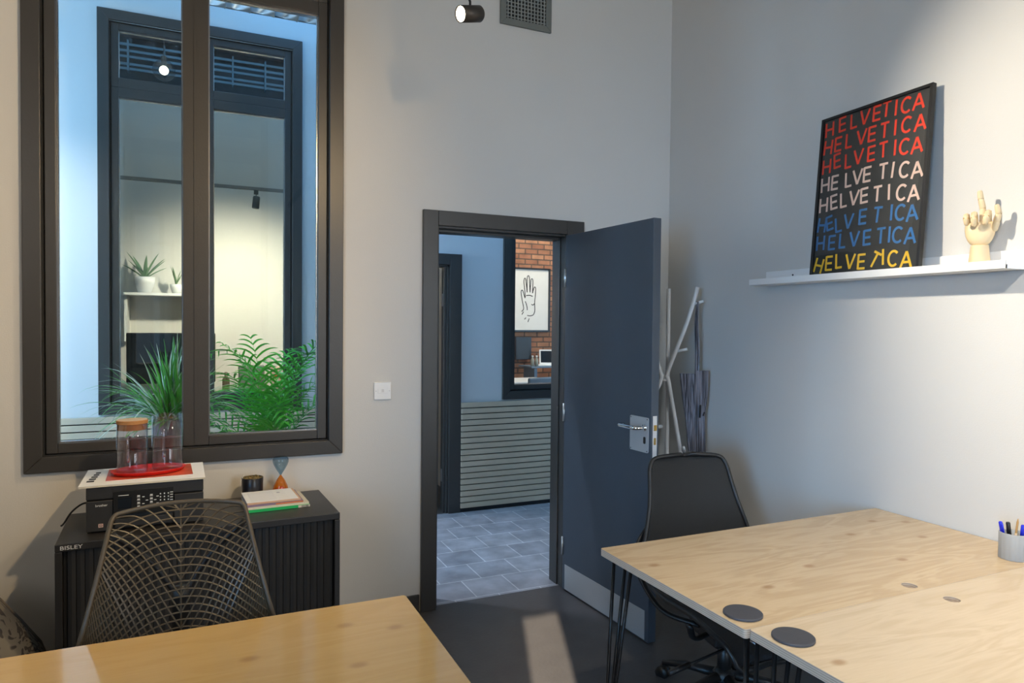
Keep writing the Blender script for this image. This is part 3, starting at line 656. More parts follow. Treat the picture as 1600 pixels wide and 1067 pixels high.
# palm as lofted ellipses (local x = across the palm, y = depth, viewer at -y)
bm = BM(); rings = []
prof = [(0.078, 0.020, 0.018), (0.083, 0.029, 0.022), (0.095, 0.037, 0.024), (0.112, 0.043, 0.024), (0.130, 0.0455, 0.022), (0.145, 0.0455, 0.020), (0.156, 0.043, 0.017), (0.160, 0.036, 0.011)]
for z, a, b_ in prof:
    rings.append([bm.verts.new((a*math.copysign(abs(math.cos(2*PI*k/28))**0.85, math.cos(2*PI*k/28)), b_*math.sin(2*PI*k/28), z)) for k in range(28)])
bm.faces.new(rings[0][::-1]); bm.faces.new(rings[-1])
for a, b_ in zip(rings, rings[1:]):
    for k in range(28): bm.faces.new((a[k], a[(k+1) % 28], b_[(k+1) % 28], b_[k]))
obj('palm', bm, M['beech'], t, True)
def capsule(bm, p, q, r0, r1, n=16):
    p = Vector(p); q = Vector(q); L = (q-p).length; A = along(p, q-p); pr = [(0, -r0*0.8)]
    for a in (-50, -25, 0): pr.append((r0*math.cos(rad(a)), r0*0.8*math.sin(rad(a))))
    for a in (0, 30, 60): pr.append((r1*math.cos(rad(a)), L+r1*0.9*math.sin(rad(a))))
    pr.append((0, L+r1*0.9)); lathe(bm, pr, n, M4=A)
def finger(name, segs, rs):
    bm = BM(); jm = BM()
    for i in range(len(segs)-1):
        p, q = Vector(segs[i]), Vector(segs[i+1]); d = (q-p).normalized()
        capsule(bm, p+d*rs[i]*0.35, q-d*rs[i+1]*0.55, rs[i], rs[i+1])
    for i in range(1, len(segs)-1):
        lathe(jm, [(0, -0.0085), (0.0042, -0.0085), (0.0042, 0.0085), (0, 0.0085)], 10, M4=along(segs[i], (1, 0, 0)))
    f = obj(name, bm, M['beech'], t, True); obj('joint_pin', jm, M['beechd'], f, label='darker wooden joint pin'); return f
finger('little_finger', [(-0.036, -0.004, 0.158), (-0.039, -0.020, 0.184), (-0.038, -0.042, 0.170), (-0.036, -0.034, 0.148)], [0.0095, 0.0095, 0.0090, 0.0080])
finger('ring_finger', [(-0.014, -0.006, 0.160), (-0.016, -0.024, 0.188), (-0.015, -0.050, 0.170), (-0.014, -0.040, 0.143)], [0.0100, 0.0100, 0.0095, 0.0085])
finger('middle_finger', [(0.008, -0.002, 0.160), (0.007, -0.004, 0.206), (0.001, -0.006, 0.240), (-0.003, -0.008, 0.268)], [0.0105, 0.0100, 0.0095, 0.0085])
finger('index_finger', [(0.024, -0.004, 0.158), (0.026, -0.024, 0.190), (0.022, -0.048, 0.172), (0.018, -0.042, 0.146)], [0.0105, 0.0100, 0.0095, 0.0085])
finger('thumb', [(0.041, -0.004, 0.128), (0.049, -0.016, 0.158), (0.055, -0.020, 0.182), (0.049, -0.026, 0.212)], [0.0115, 0.0110, 0.0095, 0.0080])

# ------------------------------------------------------------------ coat rack and bag
t = thing('coat_rack', 'white tubular coat rack standing behind the open door', 'coat rack', (2.31, -0.30, 0))
def tp(name, pts, r=0.0115, k=5, lab=None):
    bm = BM(); tube(bm, cr([Vector(p)-Vector((2.31, -0.30, 0)) for p in pts], k) if len(pts) > 2 else [Vector(p)-Vector((2.31, -0.30, 0)) for p in pts], r, 12); return obj(name, bm, M['offwhite'], t, True)
p1 = tp('pole', [(2.365, -0.29, 0.0), (2.357, -0.296, 0.75), (2.352, -0.30, 1.17), (2.352, -0.30, 1.24), (2.358, -0.29, 1.694)])
p2 = tp('pole', [(2.43, -0.42, 0.0), (2.405, -0.385, 0.65), (2.338, -0.335, 1.16), (2.332, -0.33, 1.24), (2.42, -0.37, 1.50), (2.480, -0.385, 1.700)])
p3 = tp('pole', [(2.10, -0.20, 0.0), (2.20, -0.25, 0.90), (2.295, -0.305, 1.17), (2.298, -0.305, 1.24), (2.265, -0.28, 1.36), (2.20, -0.25, 1.60)])
tp('peg', [(2.463, -0.382, 1.610), (2.508, -0.400, 1.625)], 0.008); tp('peg', [(2.375, -0.350, 1.350), (2.425, -0.375, 1.362)], 0.008); tp('peg', [(2.408, -0.385, 0.805), (2.372, -0.420, 0.835)], 0.008)
bm = BM()
for z in (1.19, 1.215): tube(bm, [(x-2.31, y+0.30, z) for x, y in ((2.352, -0.30), (2.332, -0.332), (2.296, -0.305))], 0.007, 8, closed=True)
obj('clamp_ring', bm, M['offwhite'], t, True)
t = thing('tote_bag', 'folded grey and black streaked tote bag hanging by long straps from the coat rack', 'bag', (2.487, -0.40, 0.80))
B0 = Vector((2.487, -0.40, 0.80)); R2 = (Vector((0.911, -0.413, 0))).normalized(); N2 = Vector((0.413, 0.911, 0))
def bagpanel(bm, outline, th, amp, ph):
    # outline rows: (z, left, right) measured in metres along R2 from B0
    rows_ = []
    for z, a, b_ in outline:
        r_ = []
        for k in range(13):
            u = k/12; x = a+(b_-a)*u; dy = amp*math.sin(u*PI*5+ph)*(0.5+0.5*u)
            r_.append((x, dy, z-0.80))
        rows_.append(r_)
    fr = [[bm.verts.new(R2*x+N2*(dy-th)+Vector((0, 0, z))) for x, dy, z in r_] for r_ in rows_]
    bk_ = [[bm.verts.new(R2*x+N2*(dy*0.4+th)+Vector((0, 0, z))) for x, dy, z in r_] for r_ in rows_]
    n = len(rows_)
    for i in range(n-1):
        for k in range(12):
            bm.faces.new((fr[i][k], fr[i][k+1], fr[i+1][k+1], fr[i+1][k])); bm.faces.new((bk_[i][k+1], bk_[i][k], bk_[i+1][k], bk_[i+1][k+1]))
        bm.faces.new((fr[i][0], fr[i+1][0], bk_[i+1][0], bk_[i][0])); bm.faces.new((fr[i][12], bk_[i][12], bk_[i+1][12], fr[i+1][12]))
    bm.faces.new(fr[0][::-1]+bk_[0]); bm.faces.new(fr[-1]+bk_[-1][::-1])
bm = BM(); bagpanel(bm, [(1.228, -0.105, 0.000), (1.10, -0.090, 0.005), (0.98, -0.070, 0.010), (0.86, -0.058, 0.012), (0.80, -0.050, 0.010)], 0.012, 0.010, 0)
bagpanel(bm, [(1.245, -0.020, 0.048), (1.10, -0.010, 0.044), (1.00, -0.012, 0.030), (0.98, -0.012, 0.030), (0.80, -0.005, 0.038)], 0.010, 0.008, 1.5)
bmesh.ops.subdivide_edges(bm, edges=[], cuts=1)
obj('bag_body', bm, M['tote'], t, True)
bm = BM()
for s in (0, 1): tube(bm, [Vector(p)-B0 for p in cr([(2.468+0.012*s, -0.395, 1.20), (2.468+0.016*s, -0.395, 1.35), (2.464+0.010*s, -0.392, 1.5), (2.474, -0.390-0.008*s, 1.623)], 5)], 0.0085, 8, flat=0.5)
obj('strap', bm, M['tote'], t, True)
bm = BM(); tube(bm, [Vector((2.478, -0.425, 1.06))-B0, Vector((2.475, -0.425, 0.99))-B0], 0.005, 6); tube(bm, [Vector((2.500, -0.432, 1.02))-B0, Vector((2.492, -0.432, 1.00))-B0], 0.004, 6); obj('tie_cord', bm, M['black'], t, label='short black tie cord')

# ------------------------------------------------------------------ desks
def desk(name, label, X0, X1, Y0, Y1, top, legs, hole=None, cut=True):
    t = thing(name, label, 'desk', ((X0+X1)/2, (Y0+Y1)/2, 0)); ox, oy = (X0+X1)/2, (Y0+Y1)/2
    bm = BM(); r = 0.008; pts = []
    for cx, cy, a0 in ((X1-r, Y1-r, 0), (X0+r, Y1-r, 90), (X0+r, Y0+r, 180), (X1-r, Y0+r, 270)):
        for k in range(4): pts.append((cx-ox+r*math.cos(rad(a0+k*30)), cy-oy+r*math.sin(rad(a0+k*30))))
    prism(bm, pts, 0.712, 0.735)
    tp_ = obj('tabletop', bm, [top, M['ply']], t)
    for p in tp_.data.polygons: p.material_index = 0 if abs(p.normal.z) > 0.5 else 1
    if hole:
        cbm = BM(); lathe(cbm, [(0, 0.70), (hole[2], 0.70), (hole[2], 0.75), (0, 0.75)], 32, c=(hole[0]-ox, hole[1]-oy, 0))
        cut_o = obj('cutter', cbm, top)
        cut_o.location = t.location
        bpy.context.view_layer.update()
        mdf = tp_.modifiers.new('hole', 'BOOLEAN'); mdf.object = cut_o; mdf.operation = 'DIFFERENCE'; mdf.solver = 'EXACT'
        bpy.context.view_layer.update()
        dg = bpy.context.evaluated_depsgraph_get(); me = bpy.data.meshes.new_from_object(tp_.evaluated_get(dg))
        tp_.modifiers.clear(); tp_.data = me; bpy.data.objects.remove(cut_o)
        for p in me.polygons: p.material_index = 0 if abs(p.normal.z) > 0.5 else 1
    for (lx, ly, dx, dy) in legs:
        bm = BM(); f = Vector((lx+dx*0.02-ox, ly+dy*0.02-oy, 0.006))
        a = Vector((lx-ox, ly-oy, 0.710)); b_ = a+Vector((-0.045*dx, -0.005*dy, 0)); c_ = a+Vector((-0.045*dx, -0.042*dy, 0)); e = a+Vector((-0.015*dx, -0.085*dy, 0))
        for q, off in ((a, (0, 0)), (c_, (-0.004, -0.006)), (e if False else b_, (-0.008, 0.004))):
            tube(bm, [q, f+Vector((off[0]*dx, off[1]*dy, 0))], 0.0060, 10)
        tube(bm, [f, f+Vector((-0.008*dx, -0.006*dy, 0))], 0.006, 8)
        box(bm, min(a.x, b_.x)-0.01, max(a.x, b_.x)+0.01, min(a.y, c_.y)-0.01, max(a.y, c_.y)+0.01, 0.708, 0.7122)
        obj('hairpin_leg', bm, M['blackm'], t, True)
    return t
dA = desk('desk', 'birch plywood desk pushed against the right wall, the farther of the joined pair', 1.226, 2.566, -2.108, -1.432, M['birchR'],
     [(1.262, -1.462, -1, 1), (1.262, -2.075, -1, -1), (2.53, -1.462, 1, 1), (2.53, -2.075, 1, -1)], (1.884, -2.070, 0.021))
dB = desk('desk', 'birch plywood desk against the right wall, the nearer of the joined pair', 1.238, 2.566, -2.790, -2.109, M['birchN'],
     [(1.285, -2.150, -1, 1), (1.285, -2.755, -1, -1), (2.53, -2.150, 1, 1), (2.53, -2.755, 1, -1)], (1.897, -2.186, 0.021))
dC = desk('desk', 'birch plywood desk coloured as in warm lamplight at the lower left in front of the brown mesh chair', -0.83, 0.514, -2.24, -1.566, M['birchLamplit'],
     [(0.478, -1.60, 1, 1), (0.478, -2.20, 1, -1), (-0.79, -1.60, -1, 1), (-0.79, -2.20, -1, -1)])
for x, y, lb in ((1.287, -2.035, 'round slate grey coaster near the corner of the farther joined desk'), (1.300, -2.190, 'round slate grey coaster near the corner of the nearer joined desk')):
    bm = BM(); lathe(bm, [(0, 0), (0.0475, 0), (0.0500, 0.0015), (0.0500, 0.0055), (0.0485, 0.007), (0, 0.007)], 48)
    o = obj('coaster', bm, M['coaster'], None, True); o.location = (x, y, 0.7352); tag(o, lb, 'coaster', 'desk coasters')
    md = o.modifiers.new('e', 'EDGE_SPLIT'); md.split_angle = rad(40)
# silver wire cable tray hung under the far desk
t = thing('cable_tray', 'silver wire cable basket hung under the joined desks', 'cable tray', (1.50, -2.00, 0.650))
bm = BM()
for z, hw in ((0.040, 0.055), (0.0, 0.040)):
    tube(bm, [(-0.17, -hw, z), (0.45, -hw, z), (0.45, hw, z), (-0.17, hw, z)], 0.0025, 6, closed=True)
for i in range(8):
    x = -0.16+i*0.085; tube(bm, [(x, -0.055, 0.055), (x, -0.040, 0), (x, 0.040, 0), (x, 0.055, 0.055)], 0.0018, 6)
for y in (-0.055, 0.055): tube(bm, [(0.0, y, 0.04), (0.0, y, 0.056)], 0.003, 6); tube(bm, [(0.35, y, 0.04), (0.35, y, 0.056)], 0.003, 6)
obj('wire_basket', bm, M['silver'], t, True)
# fluted pen cup and pens
PC = Vector((2.425, -2.045, 0.7352))
bm = BM(); N = 96
lathe(bm, [(0, 0), (0.040, 0), (0.0405, 0.002), (0.0405, 0.084), (0.0385, 0.086), (0.0350, 0.084), (0.0350, 0.006), (0, 0.006)], N, wob=lambda a, z: 1+0.035*(abs(math.cos(a*8))-0.5))
o = obj('pen_cup', bm, M['concrete'], None, True); o.location = PC; tag(o, 'fluted grey pen cup at the right edge of the joined desks', 'pen cup')
def pen(name, p0, p1, r, mt, lb, cap=None, capmat=None, cat='pen', tipm=None):
    p0 = Vector(p0); p1 = Vector(p1); t = thing(name, lb, cat, tuple(PC+p0), 0, None); d = p1-p0; L = d.length; A = along((0, 0, 0), d)
    bm = BM(); lathe(bm, [(0, 0), (r*0.8, 0), (r, 0.004), (r, L*0.62), (0, L*0.62)], 12, M4=A); obj('barrel', bm, mt, t, True)
    bm = BM()
    if cat == 'pencil': lathe(bm, [(r, L*0.62), (r, L*0.90), (r*0.25, L)], 8, M4=A)
    else:
        lathe(bm, [(0, L*0.6), (r*1.15, L*0.6), (r*1.15, L-0.003), (r*0.8, L), (0, L)], 14, M4=A)
        box(bm, r*1.15, r*1.15+0.0025, -0.0022, 0.0022, L*0.64, L-0.006, M4=A)
    obj('cap' if cat != 'pencil' else 'tip', bm, capmat or mt, t, True)
pen('pen', (-0.008, 0.018, 0.009), (-0.028, 0.026, 0.118), 0.0050, M['black'], 'blue capped pen at the left of the grey cup', capmat=M['bluepen'])
pen('pen', (-0.002, 0.004, 0.009), (-0.012, 0.012, 0.118), 0.0055, M['black'], 'black capped pen in the middle of the grey cup')
pen('pencil', (-0.010, -0.004, 0.009), (0.000, -0.012, 0.134), 0.0035, M['pencil'], 'pale wooden pencil in the grey cup', cat='pencil', capmat=M['beechd'])
pen('pen', (0.006, -0.016, 0.009), (0.006, -0.024, 0.116), 0.0050, M['black'], 'blue capped pen at the right of the grey cup', capmat=M['bluepen'])

# ------------------------------------------------------------------ chairs
def star_base(t, z=0.09, R=0.30, ang0=0.0, mt=None):
    mt = mt or M['black']
    bm = BM(); lathe(bm, [(0, z-0.02), (0.045, z-0.02), (0.045, z+0.03), (0.028, z+0.05), (0, z+0.05)], 20)
    for k in range(5):
        a = ang0+2*PI*k/5; d = Vector((math.cos(a), math.sin(a), 0))
        tube(bm, [d*0.03+Vector((0, 0, z+0.02)), d*R*0.6+Vector((0, 0, z+0.005)), d*R+Vector((0, 0, z-0.022))], [0.024, 0.019, 0.014], 8, flat=0.8)
    obj('star_base', bm, mt, t, True)
    for k in range(5):
        a = ang0+2*PI*k/5; d = Vector((math.cos(a), math.sin(a), 0)); s = Vector((-d.y, d.x, 0)); bm = BM()
        for q in (-0.014, 0.014):
            lathe(bm, [(0, -0.009), (0.026, -0.009), (0.028, 0), (0.026, 0.009), (0, 0.009)], 18, M4=along(d*R+s*q+Vector((0, 0, 0.0285)), s))
        tube(bm, [d*R+Vector((0, 0, 0.03)), d*R+Vector((0, 0, z-0.018))], 0.007, 8)
        obj('caster', bm, M['black'], t, True)
def column(t, z0, z1):
    bm = BM(); lathe(bm, [(0, z0), (0.026, z0), (0.026, z0+0.12), (0.016, z0+0.12), (0.016, z1), (0, z1)], 20); obj('gas_column', bm, M['black'], t, True)

# brown strand-mesh chair behind the left desk (front faces -y)
t = thing('mesh_chair', 'taupe plastic strand-mesh office chair behind the lower left desk', 'chair', (-0.045, -1.53, 0), rad(1.5))
CX, CY = -0.045, -1.53
def backpt(u, v):
    """u -1..1 across, v 0..1 up; chair-local"""
    # rounded upper corners, gently flared towards the seat
    w_ = 0.262*(1-v)**1.0+0.160*v**1.0-0.006*math.sin(PI*v)
    z = 0.560+0.425*v-0.012*(1-v)*0
    x = u*w_*1.0
    y = 0.085+0.115*v-0.05*math.sin(PI*v*0.9)+0.050*(u*u)*(-1)*(0.9-0.3*v)+0.02
    z += -0.012*(u*u)*v+0.006*v
    return Vector((x, y, z))
bm = BM()
edge = []
K = 24
for i in range(K+1): edge.append((-1, i/K*0.955))
for i in range(1, 6): a = PI-i/6*PI/2; edge.append((-1+0.07+0.07*math.cos(a), 0.955+0.045*math.sin(a)))
for i in range(0, K+1): edge.append((-0.93+1.86*i/K, 1.0))
for i in range(1, 6): a = PI/2-i/6*PI/2; edge.append((1-0.07+0.07*math.cos(a), 0.955+0.045*math.sin(a)))
for i in range(K, -1, -1): edge.append((1, i/K*0.955))
tube(bm, [backpt(*e) for e in edge], 0.0075, 10, flat=0.8)
tube(bm, [backpt(-1+2*i/K, 0) for i in range(K+1)], 0.0075, 8)
fr = obj('back_frame', bm, M['mesh'], t, True)
bm = BM()
def inside(u, v):
    if v > 1 or v < 0 or abs(u) > 1: return False
    if abs(u) > 0.93 and v > 0.955: return (abs(u)-0.93)**2/0.0049+(v-0.955)**2/0.002 <= 1
    return True
def strand(f, n=26, r=0.0021):
    run = []
    for k in range(n+1):
        u, v = f(k/n)
        if inside(u, v): run.append(backpt(u, v))
        else:
            if len(run) > 1: tube(bm, run, r, 4, flat=0.8, cap=False)
            run = []
    if len(run) > 1: tube(bm, run, r, 4, flat=0.8, cap=False)
for s in (-1, 1):
    # family A: fans out from below the top corner, steep near the side, meeting its mirror in a V
    for i in range(31):
        q = i/30; vc = -1.9+q*2.85; vs_ = 0.80+vc*0.24+0.10*max(0, q-0.7)
        f = lambda k, vc=vc, vs_=vs_: (s*(1-k), vs_*(1-k)+vc*k+0.10*math.sin(PI*k))
        strand(f, 34, 0.0030)
    for i in range(9):
        f = lambda k, i=i: (s*(0.90-0.90*k*(1-i*0.02)), 1.02+0.03*i-(0.06-0.004*i)*k*1.0+0.02*math.sin(PI*k))
        strand(f, 30, 0.0024)
    # family B: rises from the side and flattens into an arch towards the centre line
    for i in range(27):
        q = i/26; vs_ = -0.95+q*1.85; vc = vs_*0.62+0.40
        f = lambda k, vc=vc, vs_=vs_, q=q: (s*(1-k), vs_*(1-k)+vc*k+(0.20*(1-q)+0.02)*math.sin(PI*k))
        strand(f, 34, 0.0030)
tube(bm, [backpt(0, i/K) for i in range(K+1)], 0.0022, 4)
obj('mesh_backrest', bm, M['mesh'], t)
bm = BM()   # spine and yoke behind the mesh
tube(bm, cr([(0, 0.05, 0.42), (0, 0.17, 0.46), (0, 0.215, 0.60), (0, 0.205, 0.76)], 5), [0.026]*16, 8, flat=0.5)
tube(bm, cr([(-0.165, 0.185, 0.93), (-0.07, 0.215, 0.83), (0, 0.205, 0.74), (0.07, 0.215, 0.83), (0.165, 0.185, 0.93)], 5), 0.008, 8)
obj('back_support', bm, M['black'], t, True)
bm = BM(); box(bm, -0.245, 0.245, -0.26, 0.15, 0.405, 0.455); obj('seat', bm, M['seat'], t, bevel=0.022, seg=4)
bm = BM(); box(bm, -0.09, 0.09, -0.10, 0.12, 0.36, 0.406); obj('tilt_mechanism', bm, M['black'], t, bevel=0.01)
column(t, 0.12, 0.37); star_base(t, ang0=0.3)

# black task chair by the right wall, turned towards the camera
t = thing('task_chair', 'black mesh task chair pushed under the joined desks beside the open door', 'chair', (1.90, -1.285, -0.012), rad(-10))
def outline(v):
    """half width of the shell along its length: 0 = seat front, 1 = top of the back"""
    tab = [(0, 0.150), (0.04, 0.210), (0.12, 0.255), (0.30, 0.275), (0.45, 0.275), (0.52, 0.270), (0.60, 0.256), (0.66, 0.236), (0.74, 0.208), (0.80, 0.196), (0.86, 0.188), (0.91, 0.170), (0.945, 0.144), (0.97, 0.110), (0.99, 0.064), (1.0, 0.030)]
    for (a, b_), (c_, d_) in zip(tab, tab[1:]):
        if v <= c_: return b_+(d_-b_)*(v-a)/(c_-a)
    return tab[-1][1]
path = cr([(0, -0.365, 0.340), (0, -0.345, 0.378), (0, -0.22, 0.395), (0, -0.05, 0.385), (0, 0.10, 0.390), (0, 0.190, 0.440), (0, 0.235, 0.56), (0, 0.270, 0.68), (0, 0.312, 0.80), (0, 0.346, 0.895), (0, 0.356, 0.922)], 6)
NP = len(path)
def shell(i, u):
    v = i/(NP-1); p = path[i]; hw = outline(v)
    tg = (path[min(i+1, NP-1)]-path[max(i-1, 0)]).normalized(); nrm = Vector((0, -tg.z, tg.y))   # towards the sitter
    if nrm.y > 0 and v > .5: nrm = -nrm
    if nrm.z < 0 and v <= .5: nrm = -nrm
    lift = (0.065 if v < 0.5 else 0.035)*(u*u)
    sag = -0.03*(1-u*u)*math.sin(PI*min(1, v/0.5)) if v < 0.5 else 0
    return p+Vector((u*hw, 0, 0))+nrm*(lift+sag)
bm = BM(); g = [[bm.verts.new(shell(i, -1+2*k/20)) for k in range(21)] for i in range(NP)]
half = int(NP*0.52)
for i in range(half, NP-1):
    for k in range(20): bm.faces.new((g[i][k], g[i][k+1], g[i+1][k+1], g[i+1][k]))
for r_ in g[:half]: 
    for v in r_: bm.verts.remove(v)
o = obj('mesh_backrest', bm, M['darkmesh'], t, True); sd = o.modifiers.new('s', 'SOLIDIFY'); sd.thickness = 0.004
bm = BM(); g = [[bm.verts.new(shell(i, -1+2*k/20)) for k in range(21)] for i in range(half+1)]
for i in range(half):
    for k in range(20): bm.faces.new((g[i][k], g[i][k+1], g[i+1][k+1], g[i+1][k]))
o = obj('mesh_seat', bm, M['seat'], t, True); sd = o.modifiers.new('s', 'SOLIDIFY'); sd.thickness = 0.004
bm = BM()
rim = [shell(i, -1) for i in range(NP)]+[shell(NP-1, u) for u in (-0.5, 0, 0.5)]+[shell(i, 1) for i in range(NP-1, -1, -1)]+[shell(0, u) for u in (0.5, 0, -0.5)]
tube(bm, rim, 0.0095, 10, closed=True, flat=1.0); obj('rim_frame', bm, M['black'], t, True)
bm = BM()
for s in (-1, 1): tube(bm, cr([(s*0.10, 0.02, 0.31), (s*0.21, 0.13, 0.34), (s*0.262, 0.245, 0.46), (s*0.245, 0.285, 0.56), (s*0.14, 0.315, 0.66), (0, 0.320, 0.70)], 6), 0.016, 8, flat=0.6)
for s in (-1, 1): tube(bm, cr([(s*0.08, -0.04, 0.31), (s*0.21, -0.14, 0.34), (s*0.268, -0.20, 0.42)], 6), 0.014, 8, flat=0.6)
obj('support_arm', bm, M['black'], t, True)
bm = BM(); box(bm, -0.10, 0.10, -0.10, 0.11, 0.265, 0.325); obj('tilt_mechanism', bm, M['black'], t, bevel=0.012, seg=3)
bm = BM(); tube(bm, [(-0.09, -0.16, 0.30), (-0.24, -0.20, 0.285), (-0.30, -0.215, 0.280)], 0.005, 8); tube(bm, [(-0.27, -0.208, 0.282), (-0.36, -0.23, 0.272)], 0.010, 8); obj('tilt_lever', bm, M['black'], t, True)
column(t, 0.12, 0.27); star_base(t, R=0.27, ang0=0.9)

# ------------------------------------------------------------------ tambour cabinet
CR = rad(2.6)
t = thing('tambour_cupboard', 'low black metal tambour cupboard under the tall window', 'cabinet', (0.020, -0.312, 0), CR)
W_, D_, HH = 1.000, 0.440, 0.695
hw, hd = W_/2, D_/2
bm = BM(); box(bm, -hw, hw, -hd, hd, HH-0.028, HH); obj('top_panel', bm, M['cab'], t, bevel=0.003)
bm = BM(); box(bm, -hw, -hw+0.022, -hd, hd, 0.0, HH-0.029); box(bm, hw-0.022, hw, -hd, hd, 0.0, HH-0.029); box(bm, -hw+0.022, hw-0.022, hd-0.01, hd, 0, HH-0.029); box(bm, -hw+0.022, hw-0.022, -hd, hd-0.01, 0.0, 0.06)
obj('carcass', bm, M['cab'], t, bevel=0.002)
for s in (-1, 1):
    bm = BM(); n = 17; x0 = 0.004 if s > 0 else -hw+0.036; x1 = hw-0.036 if s > 0 else -0.004
    for i in range(n):
        a = x0+(x1-x0)*i/n; b_ = x0+(x1-x0)*(i+1)/n; prism(bm, [(a+0.0006, -hd+0.021), (a+0.0012, -hd+0.0185), (a+(b_-a)*0.5, -hd+0.0150), (b_-0.0012, -hd+0.0185), (b_-0.0006, -hd+0.021), (b_-0.0012, -hd+0.026), (a+0.0012, -hd+0.026)], 0.062, HH-0.030)
    obj('tambour_door', bm, M['tamb'], t)
obj('cabinet_inside', bx(-hw+0.024, hw-0.024, -hd+0.027, -hd+0.03, 0.062, HH-0.030), M['groove'], t)
text('maker_lettering', 'BISLEY', 0.0195, Matrix.Translation((-hw+0.015, -hd-0.0006, HH-0.021)) @ FRONT @ Matrix.Diagonal((1.25, 1, 1, 1)), M['print_white'], t)
ZT = HH+0.0006

# printer
t = thing('printer', 'black multifunction printer on the left of the cupboard under papers', 'printer', (-0.195, -0.283, ZT), rad(2.0))
pw, pdp, ph = 0.397, 0.330, 0.171
h2, d2_ = pw/2, pdp/2
bm = BM(); box(bm, -h2, h2, -d2_+0.012, d2_, 0.004, 0.120); box(bm, -h2, -h2+0.087, -d2_, -d2_+0.02, 0.004, 0.120); box(bm, h2-0.105, h2, -d2_, -d2_+0.02, 0.004, 0.120)
pb = obj('lower_body', bm, M['print_'], t, bevel=0.004, seg=3)
bm = BM(); box(bm, -h2, h2, -d2_, d2_, 0.122, ph); obj('scanner_lid', bm, M['print_'], t, bevel=0.006, seg=3)
bm = BM(); box(bm, -h2+0.088, h2-0.106, -d2_-0.004, -d2_+0.012, 0.062, 0.150)
for v in bm.verts:
    if v.co.y < -d2_ and v.co.z < 0.1: v.co.y -= 0.004
cp = obj('control_panel', bm, mat('panel_gloss', (0.012, 0.012, 0.012), 0.28), t, bevel=0.002)
fy = -d2_-0.0062
obj('display', bx(-h2+0.104, -h2+0.148, fy-0.0012, fy+0.001, 0.084, 0.124), M['screen'], cp)
bm = BM(); r_ = random.Random(3)
def mark(x, z, w, h): box(bm, x-w/2, x+w/2, fy-0.0008, fy+0.002, z-h/2, z+h/2)
mark(-h2+0.122, 0.1335, 0.034, 0.0022)
for cx in (0.172, 0.215): 
    for z in (0.127, 0.114, 0.101, 0.088): mark(-h2+cx, z, 0.009, 0.0045); mark(-h2+cx, z-0.0045, 0.011, 0.0012)
for cx, zz in ((0.188, 0.122), (0.188, 0.096), (0.200, 0.108), (0.236, 0.120), (0.236, 0.094), (0.228, 0.107)): mark(-h2+cx, zz, 0.008, 0.0028)
for i in range(3):
    for j in range(4): mark(-h2+0.246+i*0.0135, 0.128-j*0.012, 0.0042, 0.0045)
for z in (0.131, 0.122, 0.112, 0.102, 0.093): mark(-h2+0.284, z, 0.010, 0.0026)
obj('key_legends', bm, M['print_white'], cp, label='small white key markings')
text('maker_lettering', 'brother', 0.0125, Matrix.Translation((-h2+0.030, -d2_-0.0008, 0.098)) @ FRONT, M['print_white'], t)
bm = BM(); ringframe(bm, -h2+0.040, -h2+0.055, 0.020, 0.033, 0.0025, -d2_-0.001, -d2_+0.001); box(bm, -h2+0.044, -h2+0.051, -d2_-0.001, -d2_+0.001, 0.0250, 0.0280); obj('emblem', bm, mat('emblem_pink', (0.62, 0.42, 0.36), 0.5), t, label='small pinkish square emblem')
bm = BM(); box(bm, -h2+0.092, h2-0.110, -d2_-0.001, -d2_+0.010, 0.012, 0.045); obj('paper_tray', bm, M['print_'], t, bevel=0.003)
bm = BM(); box(bm, -h2+0.088, h2-0.106, -d2_+0.0105, -d2_+0.013, 0.045, 0.064); obj('output_slot', bm, M['groove'], t)
bm = BM(); tube(bm, cr([(-h2+0.01, 0.04, 0.070), (-h2-0.03, 0.03, 0.070), (-h2-0.065, 0.01, 0.045), (-h2-0.086, -0.02, 0.012), (-h2-0.094, -0.03, 0.006)], 8), 0.0036, 8); obj('power_cord', bm, M['black'], t, True)
ZP = ZT+ph+0.0006
# papers on the printer
def sheet(name, x, y, w, d, z, th, rz, mt, lb, cat, grp=None, edge=None):
    t = thing(name, lb, cat, (x, y, z), rad(rz), grp)
    bm = BM(); box(bm, -w/2, w/2, -d/2, d/2, 0, th); obj('pages', bm, edge or M['paper'], t, bevel=0.0004)
    bm = BM(); box(bm, -w/2-0.0008, w/2+0.0008, -d/2-0.0008, d/2+0.0008, th, th+0.0008); cv = obj('cover', bm, mt, t)
    return t, cv
z = ZP
t, cv = sheet('magazine', -0.202, -0.295, 0.425, 0.322, z, 0.0065, 1.5, M['paper'], 'thick cream folded paper at the bottom of the pile on the printer', 'paper', 'papers on the printer', M['paper2'])
bm = BM()
for i in range(5): box(bm, -0.195+0.004*i, -0.170+0.002*i, -0.09+i*0.040, -0.064+i*0.040, 0.0075, 0.0079)
obj('printed_marks', bm, M['ink'], t, label='bold black printed marks')
z += 0.0076
covA = mat('magazine_orange', (0.62, 0.10, 0.05), 0.35, var=0.7, scale=14)
t, cv = sheet('magazine', -0.185, -0.285, 0.30, 0.225, z, 0.003, 3, covA, 'glossy red and orange magazine under the red tray', 'magazine', 'papers on the printer')
z += 0.0040
